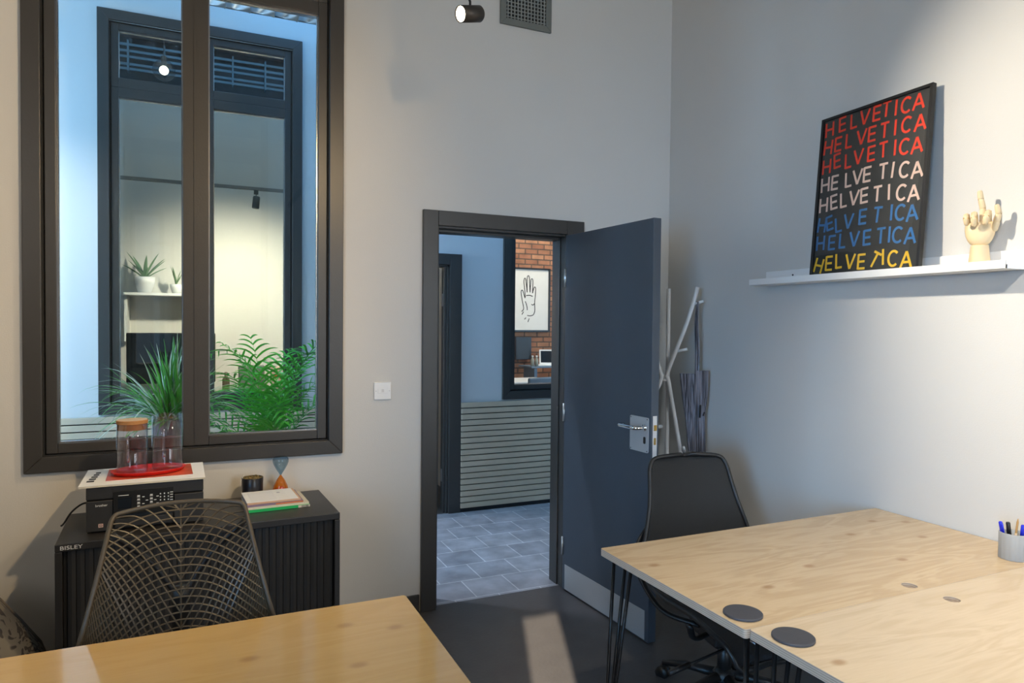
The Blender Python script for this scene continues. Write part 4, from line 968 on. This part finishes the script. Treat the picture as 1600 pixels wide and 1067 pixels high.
# red oval tray
t = thing('tray', 'red oval enamel tray on the papers over the printer', 'tray', (-0.190, -0.290, z+0.0002), rad(12))
bm = BM(); lathe(bm, [(0, 0), (0.098, 0), (0.112, 0.004), (0.1180, 0.015), (0.1205, 0.016), (0.1205, 0.0135), (0.114, 0.0015), (0.100, -0.0), (0, -0.0)][:6]+[(0.1160, 0.0155), (0.1095, 0.006), (0.097, 0.0028), (0, 0.0028)], 64, sx=1.12, sy=0.78); obj('dish', bm, M['red'], t, True)
zt = z+0.0035
# cork lidded beaker
def vessel(name, lb, cat, x, y, R, Hh, lid=None, rz=0):
    t = thing(name, lb, cat, (x, y, zt), rz)
    wt = 0.0016
    pr = [(0, 0.0), (R*0.90, 0.0), (R*0.98, 0.003), (R, 0.012), (R, Hh), (R-wt, Hh), (R-wt, 0.012), (R*0.93, 0.005), (0, 0.004)]
    bm = BM()
    if lid is None: lathe(bm, pr, 48, wob=lambda a, z_: 1+(0.035*max(0, math.cos(a-2.6))**6+0.012*math.cos(3*a))*max(0, (z_-Hh*0.8)/(Hh*0.2)))
    else: lathe(bm, pr, 48)
    obj('glass_wall', bm, M['thin'], t, True)
    bm = BM(); a0 = rad(-96); c_ = Vector((math.cos(a0), math.sin(a0), 0)); 
    hz0, hz1 = Hh*0.30, Hh*0.76
    tube(bm, cr([c_*(R-0.001)+Vector((0, 0, hz1)), c_*(R+0.022)+Vector((0, 0, hz1+0.002)), c_*(R+0.030)+Vector((0, 0, hz1-0.02)), c_*(R+0.028)+Vector((0, 0, hz0+0.03)), c_*(R+0.020)+Vector((0, 0, hz0)), c_*(R-0.001)+Vector((0, 0, hz0+0.004))], 6), 0.0052, 10)
    obj('handle', bm, MATS.setdefault('handle_glass', glass('handle_glass', (0.86, 0.82, 0.86), power=2, gain=9)), t, True, label='clear glass handle')
    if lid:
        bm = BM(); lathe(bm, [(0, Hh-0.024), (R-0.0022, Hh-0.024), (R-0.0022, Hh), (R+0.0005, Hh+0.0005), (R+0.001, Hh+0.013), (R-0.001, Hh+0.015), (0, Hh+0.015)], 48)
        o = obj('cork_lid', bm, [M['cork'], M['corktop']], t); 
        for p in o.data.polygons: p.material_index = 1 if p.normal.z > 0.9 else 0
    return t
zt += 0.0006
vessel('glass_carafe', 'clear glass carafe with a cork lid at the left of the red tray', 'carafe', -0.249, -0.293, 0.0555, 0.196, lid=True)
vessel('glass_jug', 'open clear glass jug at the right of the red tray', 'jug', -0.125, -0.270, 0.0575, 0.222)

# plant pot, hourglass, books on the cupboard
t = thing('plant_pot', 'small black pot of bark mulch on the cupboard beside the hourglass', 'pot', (0.212, -0.108, ZT))
bm = BM(); lathe(bm, [(0, 0), (0.042, 0), (0.044, 0.002), (0.0465, 0.090), (0.0450, 0.0915), (0.0435, 0.090), (0.0430, 0.078), (0, 0.078)], 40); obj('pot_body', bm, M['pot'], t, True)
bm = BM(); rr = random.Random(2)
lathe(bm, [(0.043, 0.076), (0.034, 0.086), (0.015, 0.090), (0, 0.090)], 24)
for i in range(60):
    a = rr.uniform(0, 2*PI); q = 0.041*math.sqrt(rr.random()); Q = Matrix.Translation((q*math.cos(a), q*math.sin(a), 0.0895)) @ Matrix.Rotation(rr.uniform(0, 6), 4, (rr.random(), rr.random(), rr.random()+0.1)); s = rr.uniform(0.003, 0.006)
    box(bm, -s, s, -s*0.6, s*0.6, -s*0.3, s*0.3, M4=Q)
obj('bark_mulch', bm, M['soil'], t)
bm = BM(); tube(bm, [(-0.052, -0.010, 0.055), (-0.050, -0.008, 0.078), (-0.034, -0.004, 0.107)], 0.0032, 6, flat=0.35); obj('plant_tag', bm, M['white'], t, label='white plastic plant tag')
t = thing('hourglass', 'two-tone hourglass, smoky blue above and amber below, on the cupboard', 'hourglass', (0.335, -0.090, ZT))
up_ = [(0.0035, 0.088), (0.0065, 0.094), (0.018, 0.112), (0.030, 0.134), (0.0355, 0.150), (0.0350, 0.162), (0.0280, 0.172), (0.015, 0.1755), (0, 0.176)]
lo_ = [(0, 0.0), (0.030, 0.0), (0.0355, 0.004), (0.0350, 0.018), (0.030, 0.040), (0.018, 0.066), (0.0065, 0.082), (0.0035, 0.088)]
bm = BM(); lathe(bm, up_, 40); obj('upper_bulb', bm, M['gblue'], t, True, label='smoky blue glass bulb')
bm = BM(); lathe(bm, lo_, 40); obj('lower_bulb', bm, M['gorange'], t, True, label='amber glass bulb')
bm = BM(); lathe(bm, [(0, 0.003), (0.031, 0.003), (0.031, 0.018), (0.015, 0.030), (0, 0.036)], 24); obj('sand', bm, mat('amber_sand', (0.55, 0.16, 0.015), 0.9), t, True)
def book(x, y, w, d, z, th, rz, cov, lb, name='book', spine=None, pages=None):
    t = thing(name, lb, 'book', (x, y, z), rad(rz), 'books on the cupboard')
    bm = BM(); box(bm, -w/2+0.001, w/2-0.002, -d/2+0.003, d/2-0.002, 0.0012, th-0.0012); obj('pages', bm, pages or M['paper'], t)
    bm = BM(); box(bm, -w/2, w/2, -d/2, d/2, 0, 0.0012); box(bm, -w/2, w/2, -d/2, d/2, th-0.0012, th); box(bm, -w/2, w/2, -d/2, -d/2+0.0015, 0.0012, th-0.0012); c_ = obj('cover', bm, cov, t)
    if spine: spine(t)
    return t
bz = ZT; by0 = -0.262; bx0 = 0.295
def sp1(t):
    bm = BM(); box(bm, 0.078, 0.126, -0.1125, -0.1105, 0.0005, 0.0105); obj('spine_label', bm, M['paper2'], t, label='cream end of the spine')
    bm = BM(); rr = random.Random(5); x = 0.092
    while x < 0.122: w0 = rr.uniform(0.0008, 0.0022); box(bm, x, x+w0, -0.1135, -0.1122, 0.0015, 0.0095); x += w0+rr.uniform(0.001, 0.003)
    obj('spine_bars', bm, M['ink'], t)
book(bx0, by0, 0.252, 0.222, bz, 0.0110, 3.2, M['green'], 'thick book with a bright green spine at the bottom of the stack', spine=sp1); bz += 0.0113
book(bx0-0.002, by0+0.002, 0.250, 0.216, bz, 0.0085, 3.4, M['paper2'], 'cream covered book second from the bottom of the stack'); bz += 0.0088
def sp2(t):
    bm = BM(); box(bm, 0.0, 0.112, -0.1075, -0.1055, 0.0008, 0.0068); obj('spine_label', bm, M['orange'], t, label='rust orange half of the spine')
book(bx0-0.012, by0+0.006, 0.226, 0.212, bz, 0.0075, 3.0, M['violet'], 'thin book with a violet and rust spine below the top one', spine=sp2); bz += 0.0078
book(bx0-0.016, by0+0.012, 0.216, 0.204, bz, 0.0065, 3.0, mat('buff_cover', (0.62, 0.40, 0.26), 0.6), 'buff edged booklet at the top of the stack under a white sheet', name='booklet'); bz += 0.0068
t = thing('paper_sheet', 'white printed sheet lying on top of the stack of books', 'paper', (bx0-0.022, by0+0.014, bz), rad(3.5))
bm = BM(); box(bm, -0.105, 0.105, -0.100, 0.100, 0, 0.0008); obj('sheet', bm, M['paper'], t)
bm = BM()
for i in range(16): box(bm, -0.085, 0.02+0.05*(i % 3 == 0), -0.085+i*0.0105, -0.0838+i*0.0105, 0.0008, 0.00095)
box(bm, 0.035, 0.048, 0.030, 0.048, 0.0008, 0.00095); obj('printed_lines', bm, mat('grey_ink', (0.42, 0.42, 0.47), 0.8), t)
bm = BM(); box(bm, -0.045, 0.0, -0.02, 0.02, 0, 0.002); o = obj('index_card', bm, M['blue'], None); o.location = (0.168, -0.300, bz-0.0150); o.rotation_euler = (0, 0, rad(3)); 
bpy.data.objects.remove(o)

# patterned floor cushion at the lower left
t = thing('floor_cushion', 'grey floral patterned floor cushion beside the black cupboard at the lower left', 'cushion', (-0.835, -0.42, 0.0))
bm = BM(); lathe(bm, [(0, 0.0), (0.28, 0.0), (0.325, 0.02), (0.345, 0.07), (0.338, 0.14), (0.300, 0.26), (0.240, 0.36), (0.175, 0.46), (0.120, 0.53), (0.06, 0.57), (0, 0.575)], 56, wob=lambda a, z: 1+0.012*math.cos(6*a)); obj('cushion_cover', bm, M['floral'], t, True)
bm = BM()
for k in range(6):
    a = 2*PI*k/6+0.42; tube(bm, [(math.cos(a)*r_*1.008, math.sin(a)*r_*1.008, z) for r_, z in ((0.345, 0.07), (0.338, 0.14), (0.300, 0.26), (0.240, 0.36), (0.175, 0.46), (0.120, 0.53), (0.06, 0.57))], 0.005, 6)
o = obj('piping', bm, mat('piping', (0.16, 0.14, 0.12), 0.8), t, True); split_loose(o)

# ------------------------------------------------------------------ plants in the corridor
def leafblade(bm, pts, w, fold=0.15, side=Vector((0, 0, 1))):
    n = len(pts); pts = [Vector(p) for p in pts]
    L = []; 
    for i, p in enumerate(pts):
        tg = (pts[min(i+1, n-1)]-pts[max(i-1, 0)]).normalized(); s = tg.cross(side)
        if s.length < 1e-3: s = tg.cross(Vector((1, 0, 0)))
        s.normalize(); nn = s.cross(tg); k = i/(n-1); ww = w*(math.sin(PI*min(1, 0.18+k*0.82))**0.8)
        if i == n-1: ww = 0.0003
        L.append((bm.verts.new(p-s*ww/2+nn*ww*fold), bm.verts.new(p), bm.verts.new(p+s*ww/2+nn*ww*fold)))
    for a, b_ in zip(L, L[1:]):
        bm.faces.new((a[0], a[1], b_[1], b_[0])); bm.faces.new((a[1], a[2], b_[2], b_[1]))
t = thing('planter_bench', 'low planter shelf in the corridor behind the tall window', 'shelf', (0.05, 0.34, 0))
bm = BM(); box(bm, -0.60, 0.55, -0.15, 0.13, 0.57, 0.60); obj('board', bm, M['frame'], t, bevel=0.002)
bm = BM()
for x in (-0.56, 0.51):
    for y in (-0.12, 0.10): box(bm, x-0.015, x+0.015, y-0.015, y+0.015, 0, 0.57)
obj('leg', bm, M['blackm'], t)
rr = random.Random(11)
t = thing('spider_plant', 'spider plant with long arching green and white blades behind the left window pane', 'plant', (-0.135, 0.33, 0.6006))
bm = BM(); lathe(bm, [(0, 0), (0.060, 0), (0.078, 0.38), (0.082, 0.41), (0.076, 0.41), (0.072, 0.395), (0, 0.39)], 32); obj('pot', bm, M['terr'], t, True)
bg_, bw_ = BM(), BM()
for i in range(240):
    a = rr.uniform(0, 2*PI); L_ = rr.uniform(0.20, 0.46); el = rad(rr.uniform(20, 88) if i < 170 else rr.uniform(5, 50)); d = Vector((math.cos(a)*math.cos(el), math.sin(a)*math.cos(el)*0.6, math.sin(el)))
    p = Vector((rr.uniform(-0.04, 0.04), rr.uniform(-0.03, 0.03), 0.395)); pts = []
    droop = rr.uniform(0.5, 3.0) if i < 170 else rr.uniform(2.0, 5.0)
    for k in range(11):
        pts.append(p.copy()); p = p+d*L_/10; d = (d+Vector((0, 0, -droop*L_/10*1.5*(0.3+k/6)))).normalized()
    pts = [Vector((q.x, max(q.y, -0.172), q.z)) for q in pts]
    leafblade(bw_ if rr.random() < (0.40 if i < 170 else 0.7) else bg_, pts, rr.uniform(0.009, 0.016), 0.2)
obj('leaves', bg_, M['leafl'], t, label='green blades'); obj('leaves', bw_, M['leafw'], t, label='pale white edged blades')
t = thing('potted_palm', 'bushy green palm behind the right window pane in the corridor', 'plant', (0.33, 0.37, 0.6006))
bm = BM(); lathe(bm, [(0, 0), (0.07, 0), (0.09, 0.13), (0.094, 0.15), (0.088, 0.15), (0.084, 0.135), (0, 0.13)], 32); obj('pot', bm, M['terr'], t, True)
fronds = []
for i in range(19):
    a = 2*PI*i/9.5+rr.uniform(-0.25, 0.25)
    fronds.append((a, rr.uniform(0.58, 0.86), rad(rr.uniform(40, 66)) if i % 2 else rad(rr.uniform(62, 82)), rr.uniform(1.6, 2.8)))
for i, (a, L_, el, dr) in enumerate(fronds):
    bm = BM(); d = Vector((math.cos(a)*math.cos(el), math.sin(a)*math.cos(el)*0.55, math.sin(el))); p = Vector((rr.uniform(-0.03, 0.03), rr.uniform(-0.03, 0.03), 0.13)); sp = []
    for k in range(18):
        sp.append((p.copy(), d.copy())); p = p+d*L_/17; d = (d+Vector((0, 0, -dr*L_/17*(0.2+k/8)))).normalized()
    tube(bm, [Vector((q.x, max(q.y, -0.20), q.z)) for q, _ in sp], [0.0028*(1-0.75*k/17) for k in range(18)], 5)
    for k in range(4, 18, 1):
        q, tg = sp[k]; q = Vector((q.x, max(q.y, -0.20), q.z)); s = tg.cross(Vector((0, 0, 1)))
        if s.length < 0.05: s = Vector((math.sin(a), -math.cos(a), 0))
        s.normalize(); nn = s.cross(tg).normalized(); ll = 0.20*math.sin(PI*min(1, 0.25+0.65*(k-4)/13))*rr.uniform(0.85, 1.1)
        for sg in (-1, 1):
            dd = (s*sg*0.8+tg*0.8+nn*0.35).normalized(); pts = []; pp = q.copy()
            for j in range(7):
                pts.append(Vector((pp.x, max(pp.y, -0.205), pp.z))); pp = pp+dd*ll/6; dd = (dd+Vector((0, 0, -0.20))).normalized()
            leafblade(bm, pts, 0.0115, 0.12, side=nn)
    obj('frond', bm, M['leaf'], t)

# ------------------------------------------------------------------ corridor duct
t = thing('ventilation_duct', 'shiny galvanised round duct running high along the corridor behind the window', 'duct', (0, 1.25, 3.53))
bm = BM(); pr = []
x = -3.6; 
while x < 4.2: pr += [(0.098, x), (0.098, x+0.134), (0.1015, x+0.137), (0.1015, x+0.141), (0.098, x+0.144)]; x += 0.144
lathe(bm, pr, 40, M4=Matrix.Rotation(PI/2, 4, 'Y')); obj('duct_tube', bm, M['duct'], t, True)
bm = BM()
for x in (-2.5, -0.9, 0.95, 2.6):
    tube(bm, [(x, 0.104*math.cos(2*PI*k/24), 0.104*math.sin(2*PI*k/24)) for k in range(24)], 0.004, 6, closed=True); tube(bm, [(x, 0, 0.10), (x, 0, 0.52)], 0.003, 6)
obj('hanger', bm, M['steel'], t)

# ------------------------------------------------------------------ meeting room across the corridor
t = thing('lighting_track', 'thin grey lighting track seen through the right window pane', 'track', (0.6, 3.0, 2.65))
bm = BM(); box(bm, -1.9, 1.2, -0.015, 0.015, -0.013, 0.013); obj('rail', bm, M['terr'], t)
bm = BM()
for x in (-1.2, 0.9): tube(bm, [(x, 0, 0.01), (x, 0, 2.24)], 0.0015, 6)
obj('suspension_wire', bm, M['steel'], t)
t = thing('track_spotlight', 'grey unlit cylinder spotlight hanging from the track across the corridor', 'spotlight', (0.44, 3.0, 2.637))
bm = BM(); A = along((0.0, 0, -0.105), (-0.10, -0.1, -1)); lathe(bm, [(0, -0.052), (0.026, -0.052), (0.030, -0.046), (0.030, 0.050), (0, 0.050)], 24, M4=A); obj('lamp_body', bm, mat('spot_grey', (0.10, 0.12, 0.12), 0.5), t, True)
bm = BM(); box(bm, -0.018, 0.018, -0.012, 0.012, -0.035, 0.0); tube(bm, [(0, 0, -0.03), (0.002, 0, -0.06)], 0.004, 6); obj('adaptor', bm, MATS['spot_grey'], t)
t = thing('pendant_light', 'glass globe pendant glowing in the top left window pane', 'pendant light', (-0.27, 2.9, 3.525))
bm = BM(); lathe(bm, [(0, -0.085)]+[(0.085*math.cos(rad(a)), 0.085*math.sin(rad(a))) for a in range(-75, 76, 15)]+[(0.02, 0.085)], 32); obj('glass_globe', bm, glass('globe_glass', (0.7, 0.75, 0.78), gain=1.6), t, True)
bm = BM(); lathe(bm, [(0, -0.035)]+[(0.035*math.cos(rad(a)), 0.035*math.sin(rad(a))) for a in range(-75, 76, 15)]+[(0, 0.035)], 20); obj('bulb', bm, M['globe'], t, True, label='glowing bulb')
bm = BM(); lathe(bm, [(0.0, 0.035), (0.02, 0.035), (0.022, 0.11), (0, 0.12)], 16); tube(bm, [(0, 0, 0.11), (0, 0, 1.37)], 0.003, 6); obj('cord', bm, M['black'], t)
t = thing('cable_ladder', 'pale cable trays and a duct standing in for a reflection under the dark ceiling behind the upper panes', 'cable tray', (0, 4.9, 4.25))
for k, (y, z, r_) in enumerate(((0, 0.32, 0.10),)):
    bm = BM(); lathe(bm, [(r_, -2.5), (r_, 2.0)], 24, M4=Matrix.Translation((0, y, z)) @ Matrix.Rotation(PI/2, 4, 'Y')); obj('reflected_duct', bm, M['duct'], t, True)  # duct added in place of the corridor duct's reflection in the pane
bm = BM()
for y, z in ((0.0, 0.14), (0.02, 0.08), (0.02, 0.02), (0.04, -0.05), (0.04, -0.10)): box(bm, -2.5, 1.9, y-0.01, y+0.01, z-0.012, z+0.012)
for i in range(13): box(bm, -2.4+i*0.34, -2.385+i*0.34, -0.03, 0.05, -0.14, 0.18)
obj('tray_rails', bm, mat('tray_blue', (0.25, 0.36, 0.42), 0.5), t)
# white shelf with plants built in place of a glass reflection, worktop and oven-like screen
t = thing('reflection_shelf', 'white wall shelf carrying plants, standing in for a glass reflection behind the left window pane', 'shelf', (-0.36, 4.13, 0))
bm = BM(); box(bm, -0.30, 0.42, -0.16, 0.168, 1.735, 1.760); obj('board', bm, M['white'], t, bevel=0.002)
bm = BM(); box(bm, -0.30, -0.275, -0.10, 0.168, 1.30, 1.735); box(bm, 0.395, 0.42, -0.10, 0.168, 1.30, 1.735); obj('end_panel', bm, M['white'], t)
for (x, n_, sc, lb) in ((-0.49, 11, 1.0, 'reflected aloe like plant in a white pot on the left of the white shelf unit'), (-0.22, 9, 0.6, 'smaller reflected spiky plant in a white pot beside the taller one on the shelf unit')):
    t = thing('reflection_plant', lb, 'plant', (x, 4.10, 1.7606), 0, 'reflected plants on the shelf unit')
    bm = BM(); lathe(bm, [(0, 0), (0.055*sc, 0), (0.085*sc, 0.10*sc), (0.088*sc, 0.155*sc), (0.080*sc, 0.155*sc), (0.076*sc, 0.14*sc), (0, 0.14*sc)], 28); obj('pot', bm, M['white'], t, True)
    bm = BM()
    for i in range(n_):
        a = 2*PI*i/n_+0.3; el = rad(rr.uniform(35, 80)); d = Vector((math.cos(a)*math.cos(el), math.sin(a)*math.cos(el)*0.5, math.sin(el))); L_ = rr.uniform(0.22, 0.42)*sc
        leafblade(bm, [Vector((0, 0, 0.13*sc))+d*L_*k/6+Vector((0, 0, -0.03*(k/6)**2)) for k in range(7)], 0.035*sc, 0.3)
    obj('leaves', bm, mat('aloe', (0.16, 0.27, 0.14), 0.5, var=0.2), t)
t = thing('credenza', 'dark sideboard across the corridor behind the window panes', 'cabinet', (0.35, 3.95, 0))
bm = BM(); box(bm, -1.3, 0.95, -0.22, 0.22, 0.04, 0.76); obj('carcass', bm, M['darkblue'], t, bevel=0.003)
bm = BM(); box(bm, -1.31, 0.96, -0.23, 0.23, 0.76, 0.78); obj('top_panel', bm, M['pencil'], t, bevel=0.002)
t = thing('monitor', 'wide dark computer monitor on the sideboard behind the left window pane', 'monitor', (-0.25, 3.88, 0.781))
bm = BM(); box(bm, -0.38, 0.38, -0.015, 0.015, 0.12, 0.60); obj('housing', bm, M['black'], t, bevel=0.012, seg=3)
bm = BM(); box(bm, -0.37, 0.37, -0.0165, -0.0145, 0.13, 0.59); obj('screen', bm, M['screen'], t)
bm = BM(); box(bm, -0.10, 0.10, -0.08, 0.08, 0, 0.008); box(bm, -0.02, 0.02, 0.0, 0.02, 0.008, 0.14); obj('stand', bm, M['black'], t)
for (x, h, r_, mk, lb) in ((0.224, 0.22, 0.034, 'pencil', 'brown bottle on the sideboard left of the palm'), ):
    t = thing('bottle', lb, 'bottle', (x, 3.85, 0.7806))
    bm = BM(); lathe(bm, [(0, 0), (r_, 0), (r_, h*0.68), (r_*0.45, h*0.80), (r_*0.40, h), (0, h)], 20); obj('bottle_body', bm, mat('brown_glass', (0.16, 0.12, 0.07), 0.3), t, True)
t = thing('box_file', 'grey green box on the sideboard behind the palm', 'box', (0.46, 3.90, 0.7806)); obj('case', bx(-0.12, 0.12, -0.06, 0.06, 0, 0.28), mat('greygreen', (0.20, 0.23, 0.18), 0.6), t, bevel=0.01); obj('handle', bx(-0.03, 0.03, -0.066, -0.0605, 0.13, 0.15), M['black'], t)
t = thing('cardboard_box', 'pinkish box with red marks on the sideboard behind the palm', 'box', (0.78, 3.90, 0.7806)); obj('carton', bx(-0.13, 0.13, -0.10, 0.10, 0, 0.26), mat('pinkbox', (0.62, 0.42, 0.34), 0.7), t, bevel=0.004)
obj('printed_stripe', bx(-0.12, 0.12, -0.102, -0.1005, 0.15, 0.19), M['pred'], t)

# ------------------------------------------------------------------ brick room
t = thing('framed_drawing', 'framed black line drawing of an open palm on the brick wall', 'picture', (3.75, 4.972, 1.40))
bm = BM(); ringframe(bm, -0.02, 0.60, 0.0, 0.86, 0.022, -0.030, 0.026); obj('frame', bm, M['blackm'], t)
bm = BM(); box(bm, 0.0, 0.58, -0.012, 0.02, 0.02, 0.84); obj('paper', bm, mat('art_paper', (0.78, 0.75, 0.70), 0.7), t)
bm = BM(); HM = Matrix.Translation((0.29, -0.0125, 0.43)) @ Matrix.Rotation(PI/2, 4, 'X')
def hl(pts, k=5): stroke(bm, [(p.x, p.y) for p in cr([(a, b_, 0) for a, b_ in pts], k)], HM, w=0.011, z0=0.0002, z1=0.0010)
hl([(-0.115, -0.16), (-0.085, -0.12), (-0.105, -0.02), (-0.125, 0.09), (-0.118, 0.125), (-0.100, 0.12), (-0.088, 0.09), (-0.066, 0.02)])
hl([(-0.062, 0.03), (-0.072, 0.14), (-0.084, 0.24), (-0.076, 0.285), (-0.060, 0.28), (-0.050, 0.22), (-0.034, 0.10)])
hl([(-0.034, 0.10), (-0.036, 0.20), (-0.034, 0.30), (-0.018, 0.325), (-0.004, 0.30), (0.002, 0.20), (0.008, 0.10)])
hl([(0.008, 0.10), (0.016, 0.20), (0.022, 0.27), (0.038, 0.285), (0.050, 0.26), (0.050, 0.18), (0.046, 0.09)])
hl([(0.046, 0.09), (0.062, 0.15), (0.076, 0.175), (0.092, 0.16), (0.090, 0.08), (0.080, -0.04), (0.084, -0.14), (0.06, -0.20), (0.01, -0.215), (-0.03, -0.21)])
hl([(-0.062, -0.02), (-0.045, -0.06), (-0.030, -0.12), (-0.034, -0.14)]); hl([(-0.05, 0.055), (0.0, 0.062), (0.05, 0.048)]); hl([(0.03, -0.06), (0.055, -0.068), (0.075, -0.05)])
hl([(-0.085, -0.16), (-0.11, -0.20)]); hl([(0.0, -0.25), (-0.02, -0.30)]); hl([(-0.05, -0.24), (-0.07, -0.265)])
obj('drawn_hand', bm, M['ink'], t)
t = thing('wall_speaker', 'dark rectangular box fixed low on the brick wall under the drawing', 'speaker', (3.93, 4.93, 1.03)); obj('cabinet', bx(-0.115, 0.115, -0.04, 0.07, 0, 0.30), M['darkblue'], t, bevel=0.004); obj('grille', bx(-0.105, 0.105, -0.043, -0.0405, 0.01, 0.29), M['black'], t)
t = thing('office_desk', 'white topped desk in the brick room behind the far corridor window', 'desk', (3.55, 4.15, 0))
bm = BM(); box(bm, -0.75, 0.35, -0.35, 0.30, 0.80, 0.825); obj('tabletop', bm, M['white'], t, bevel=0.003)
for x in (-0.70, 0.30):
    for y in (-0.30, 0.26): obj('leg', bx(x-0.02, x+0.02, y-0.02, y+0.02, 0, 0.80), M['darkblue'], t)
t = thing('laptop_stand_table', 'blue grey raised table holding the white laptop in the brick room', 'table', (4.22, 4.66, 0))
bm = BM(); box(bm, -0.38, 0.30, -0.20, 0.20, 0.94, 0.96); obj('tabletop', bm, mat('bluegrey', (0.12, 0.17, 0.23), 0.5), t, bevel=0.003)
for x in (-0.30, 0.24): obj('leg', bx(x-0.02, x+0.02, -0.16, 0.16, 0, 0.94), MATS['bluegrey'], t)
t = thing('laptop', 'white laptop with a black screen on the raised table in the brick room', 'laptop', (4.14, 4.62, 0.9606), rad(-20))
obj('keyboard_deck', bx(-0.12, 0.12, -0.10, 0.06, 0, 0.012), M['white'], t, bevel=0.003)
bm = BM(); LM2 = Matrix.Translation((0, 0.055, 0.012)) @ Matrix.Rotation(rad(-14), 4, 'X'); box(bm, -0.09, 0.09, 0, 0.010, 0, 0.20, M4=LM2); lid = obj('display_lid', bm, M['white'], t, bevel=0.003)
bm = BM(); box(bm, -0.072, 0.072, -0.002, 0.0005, 0.025, 0.182, M4=LM2); obj('screen', bm, M['screen'], lid)
for x in (3.90, 3.96):
    o_ = thing('bottle', 'small pale bottle on the raised table, %s of the pair left of the laptop' % ('left' if x < 3.93 else 'right'), 'bottle', (x, 4.56, 0.9606), 0, 'bottles in the brick room')
    bm = BM(); lathe(bm, [(0, 0), (0.022, 0), (0.022, 0.08), (0.011, 0.10), (0.011, 0.12), (0, 0.12)], 16); obj('bottle_body', bm, mat('pale_bottle', (0.34, 0.34, 0.28), 0.3), o_, True)
    bm = BM(); lathe(bm, [(0, 0.12), (0.013, 0.12), (0.013, 0.135), (0, 0.135)], 12); obj('stopper', bm, M['white'], o_, True)
t = thing('office_chair', 'dark office chair in front of the desk in the brick room', 'chair', (3.42, 3.30, 0), rad(15))
bm = BM(); box(bm, -0.22, 0.22, -0.02, 0.02, 0.58, 0.92); obj('backrest', bm, MATS['bluegrey'], t, bevel=0.02, seg=3)
bm = BM(); box(bm, -0.23, 0.23, 0.0, 0.42, 0.44, 0.50); obj('seat', bm, M['seat'], t, bevel=0.02, seg=3)
column(t, 0.12, 0.44); star_base(t)
t = thing('draped_coat', 'beige coat draped over a rail in the brick room beside the laptop', 'coat', (4.02, 3.62, 0))
bm = BM(); rows_ = []
for i in range(9):
    z = 0.15+0.88*i/8; hw_ = 0.20*(1-i/8)**0.8+0.02; rows_.append([bm.verts.new((hw_*math.cos(2*PI*k/24), 0.10*(1-0.6*i/8)*math.sin(2*PI*k/24)+0.012*math.sin(k*2.6), z)) for k in range(24)])
for a, b_ in zip(rows_, rows_[1:]):
    for k in range(24): bm.faces.new((a[k], a[(k+1) % 24], b_[(k+1) % 24], b_[k]))
bm.faces.new(rows_[-1]); bm.faces.new(rows_[0][::-1])
obj('coat_body', bm, M['beige'], t, True)
bm = BM(); tube(bm, [(0, 0, 0), (0, 0, 1.06)], 0.012, 8); lathe(bm, [(0, 0), (0.14, 0), (0.14, 0.012), (0, 0.012)], 24); obj('stand', bm, M['steel'], t)

# lamp bodies added, out of view, for the two corridor fill spots
for (x, y, z, tx, ty, tz, lb) in ((-1.35, 0.55, 3.0, -0.85, 1.7, 0.95, 'added dark cylinder lamp hung unseen in the corridor left of the tall window'), (0.75, 0.45, 3.0, 1.55, 0.45, 0.0, 'added dark cylinder lamp hung unseen in the corridor between the tall window and the door')):
    t = thing('added_corridor_lamp', lb, 'lamp', (x, y, z), 0, 'added corridor lamps')
    d = (Vector((tx, ty, tz))-Vector((x, y, z))).normalized(); A = along(-d*0.075, d)
    bm = BM(); lathe(bm, [(0, -0.05), (0.040, -0.05), (0.040, 0.05), (0.036, 0.05), (0.036, 0.035), (0, 0.035)], 24, M4=A); obj('lamp_body', bm, M['black'], t, True)
    bm = BM(); q = -d*0.075; tube(bm, [q, q+Vector((0, 0, 0.10)), Vector((q.x, q.y, 4.1-z))], 0.004, 8); obj('stem', bm, M['black'], t)

# every loose piece of these small parts is a part of its own
for o in [o for o in C.objects if o.type == 'MESH' and o.parent is not None and o.name.split('.')[0] in
          ('screw', 'suspension_wire', 'joint_pin', 'hinge', 'leg', 'hanger', 'tie_cord', 'end_panel', 'support_arm', 'latch', 'hairpin_leg_none')]:
    split_loose(o)
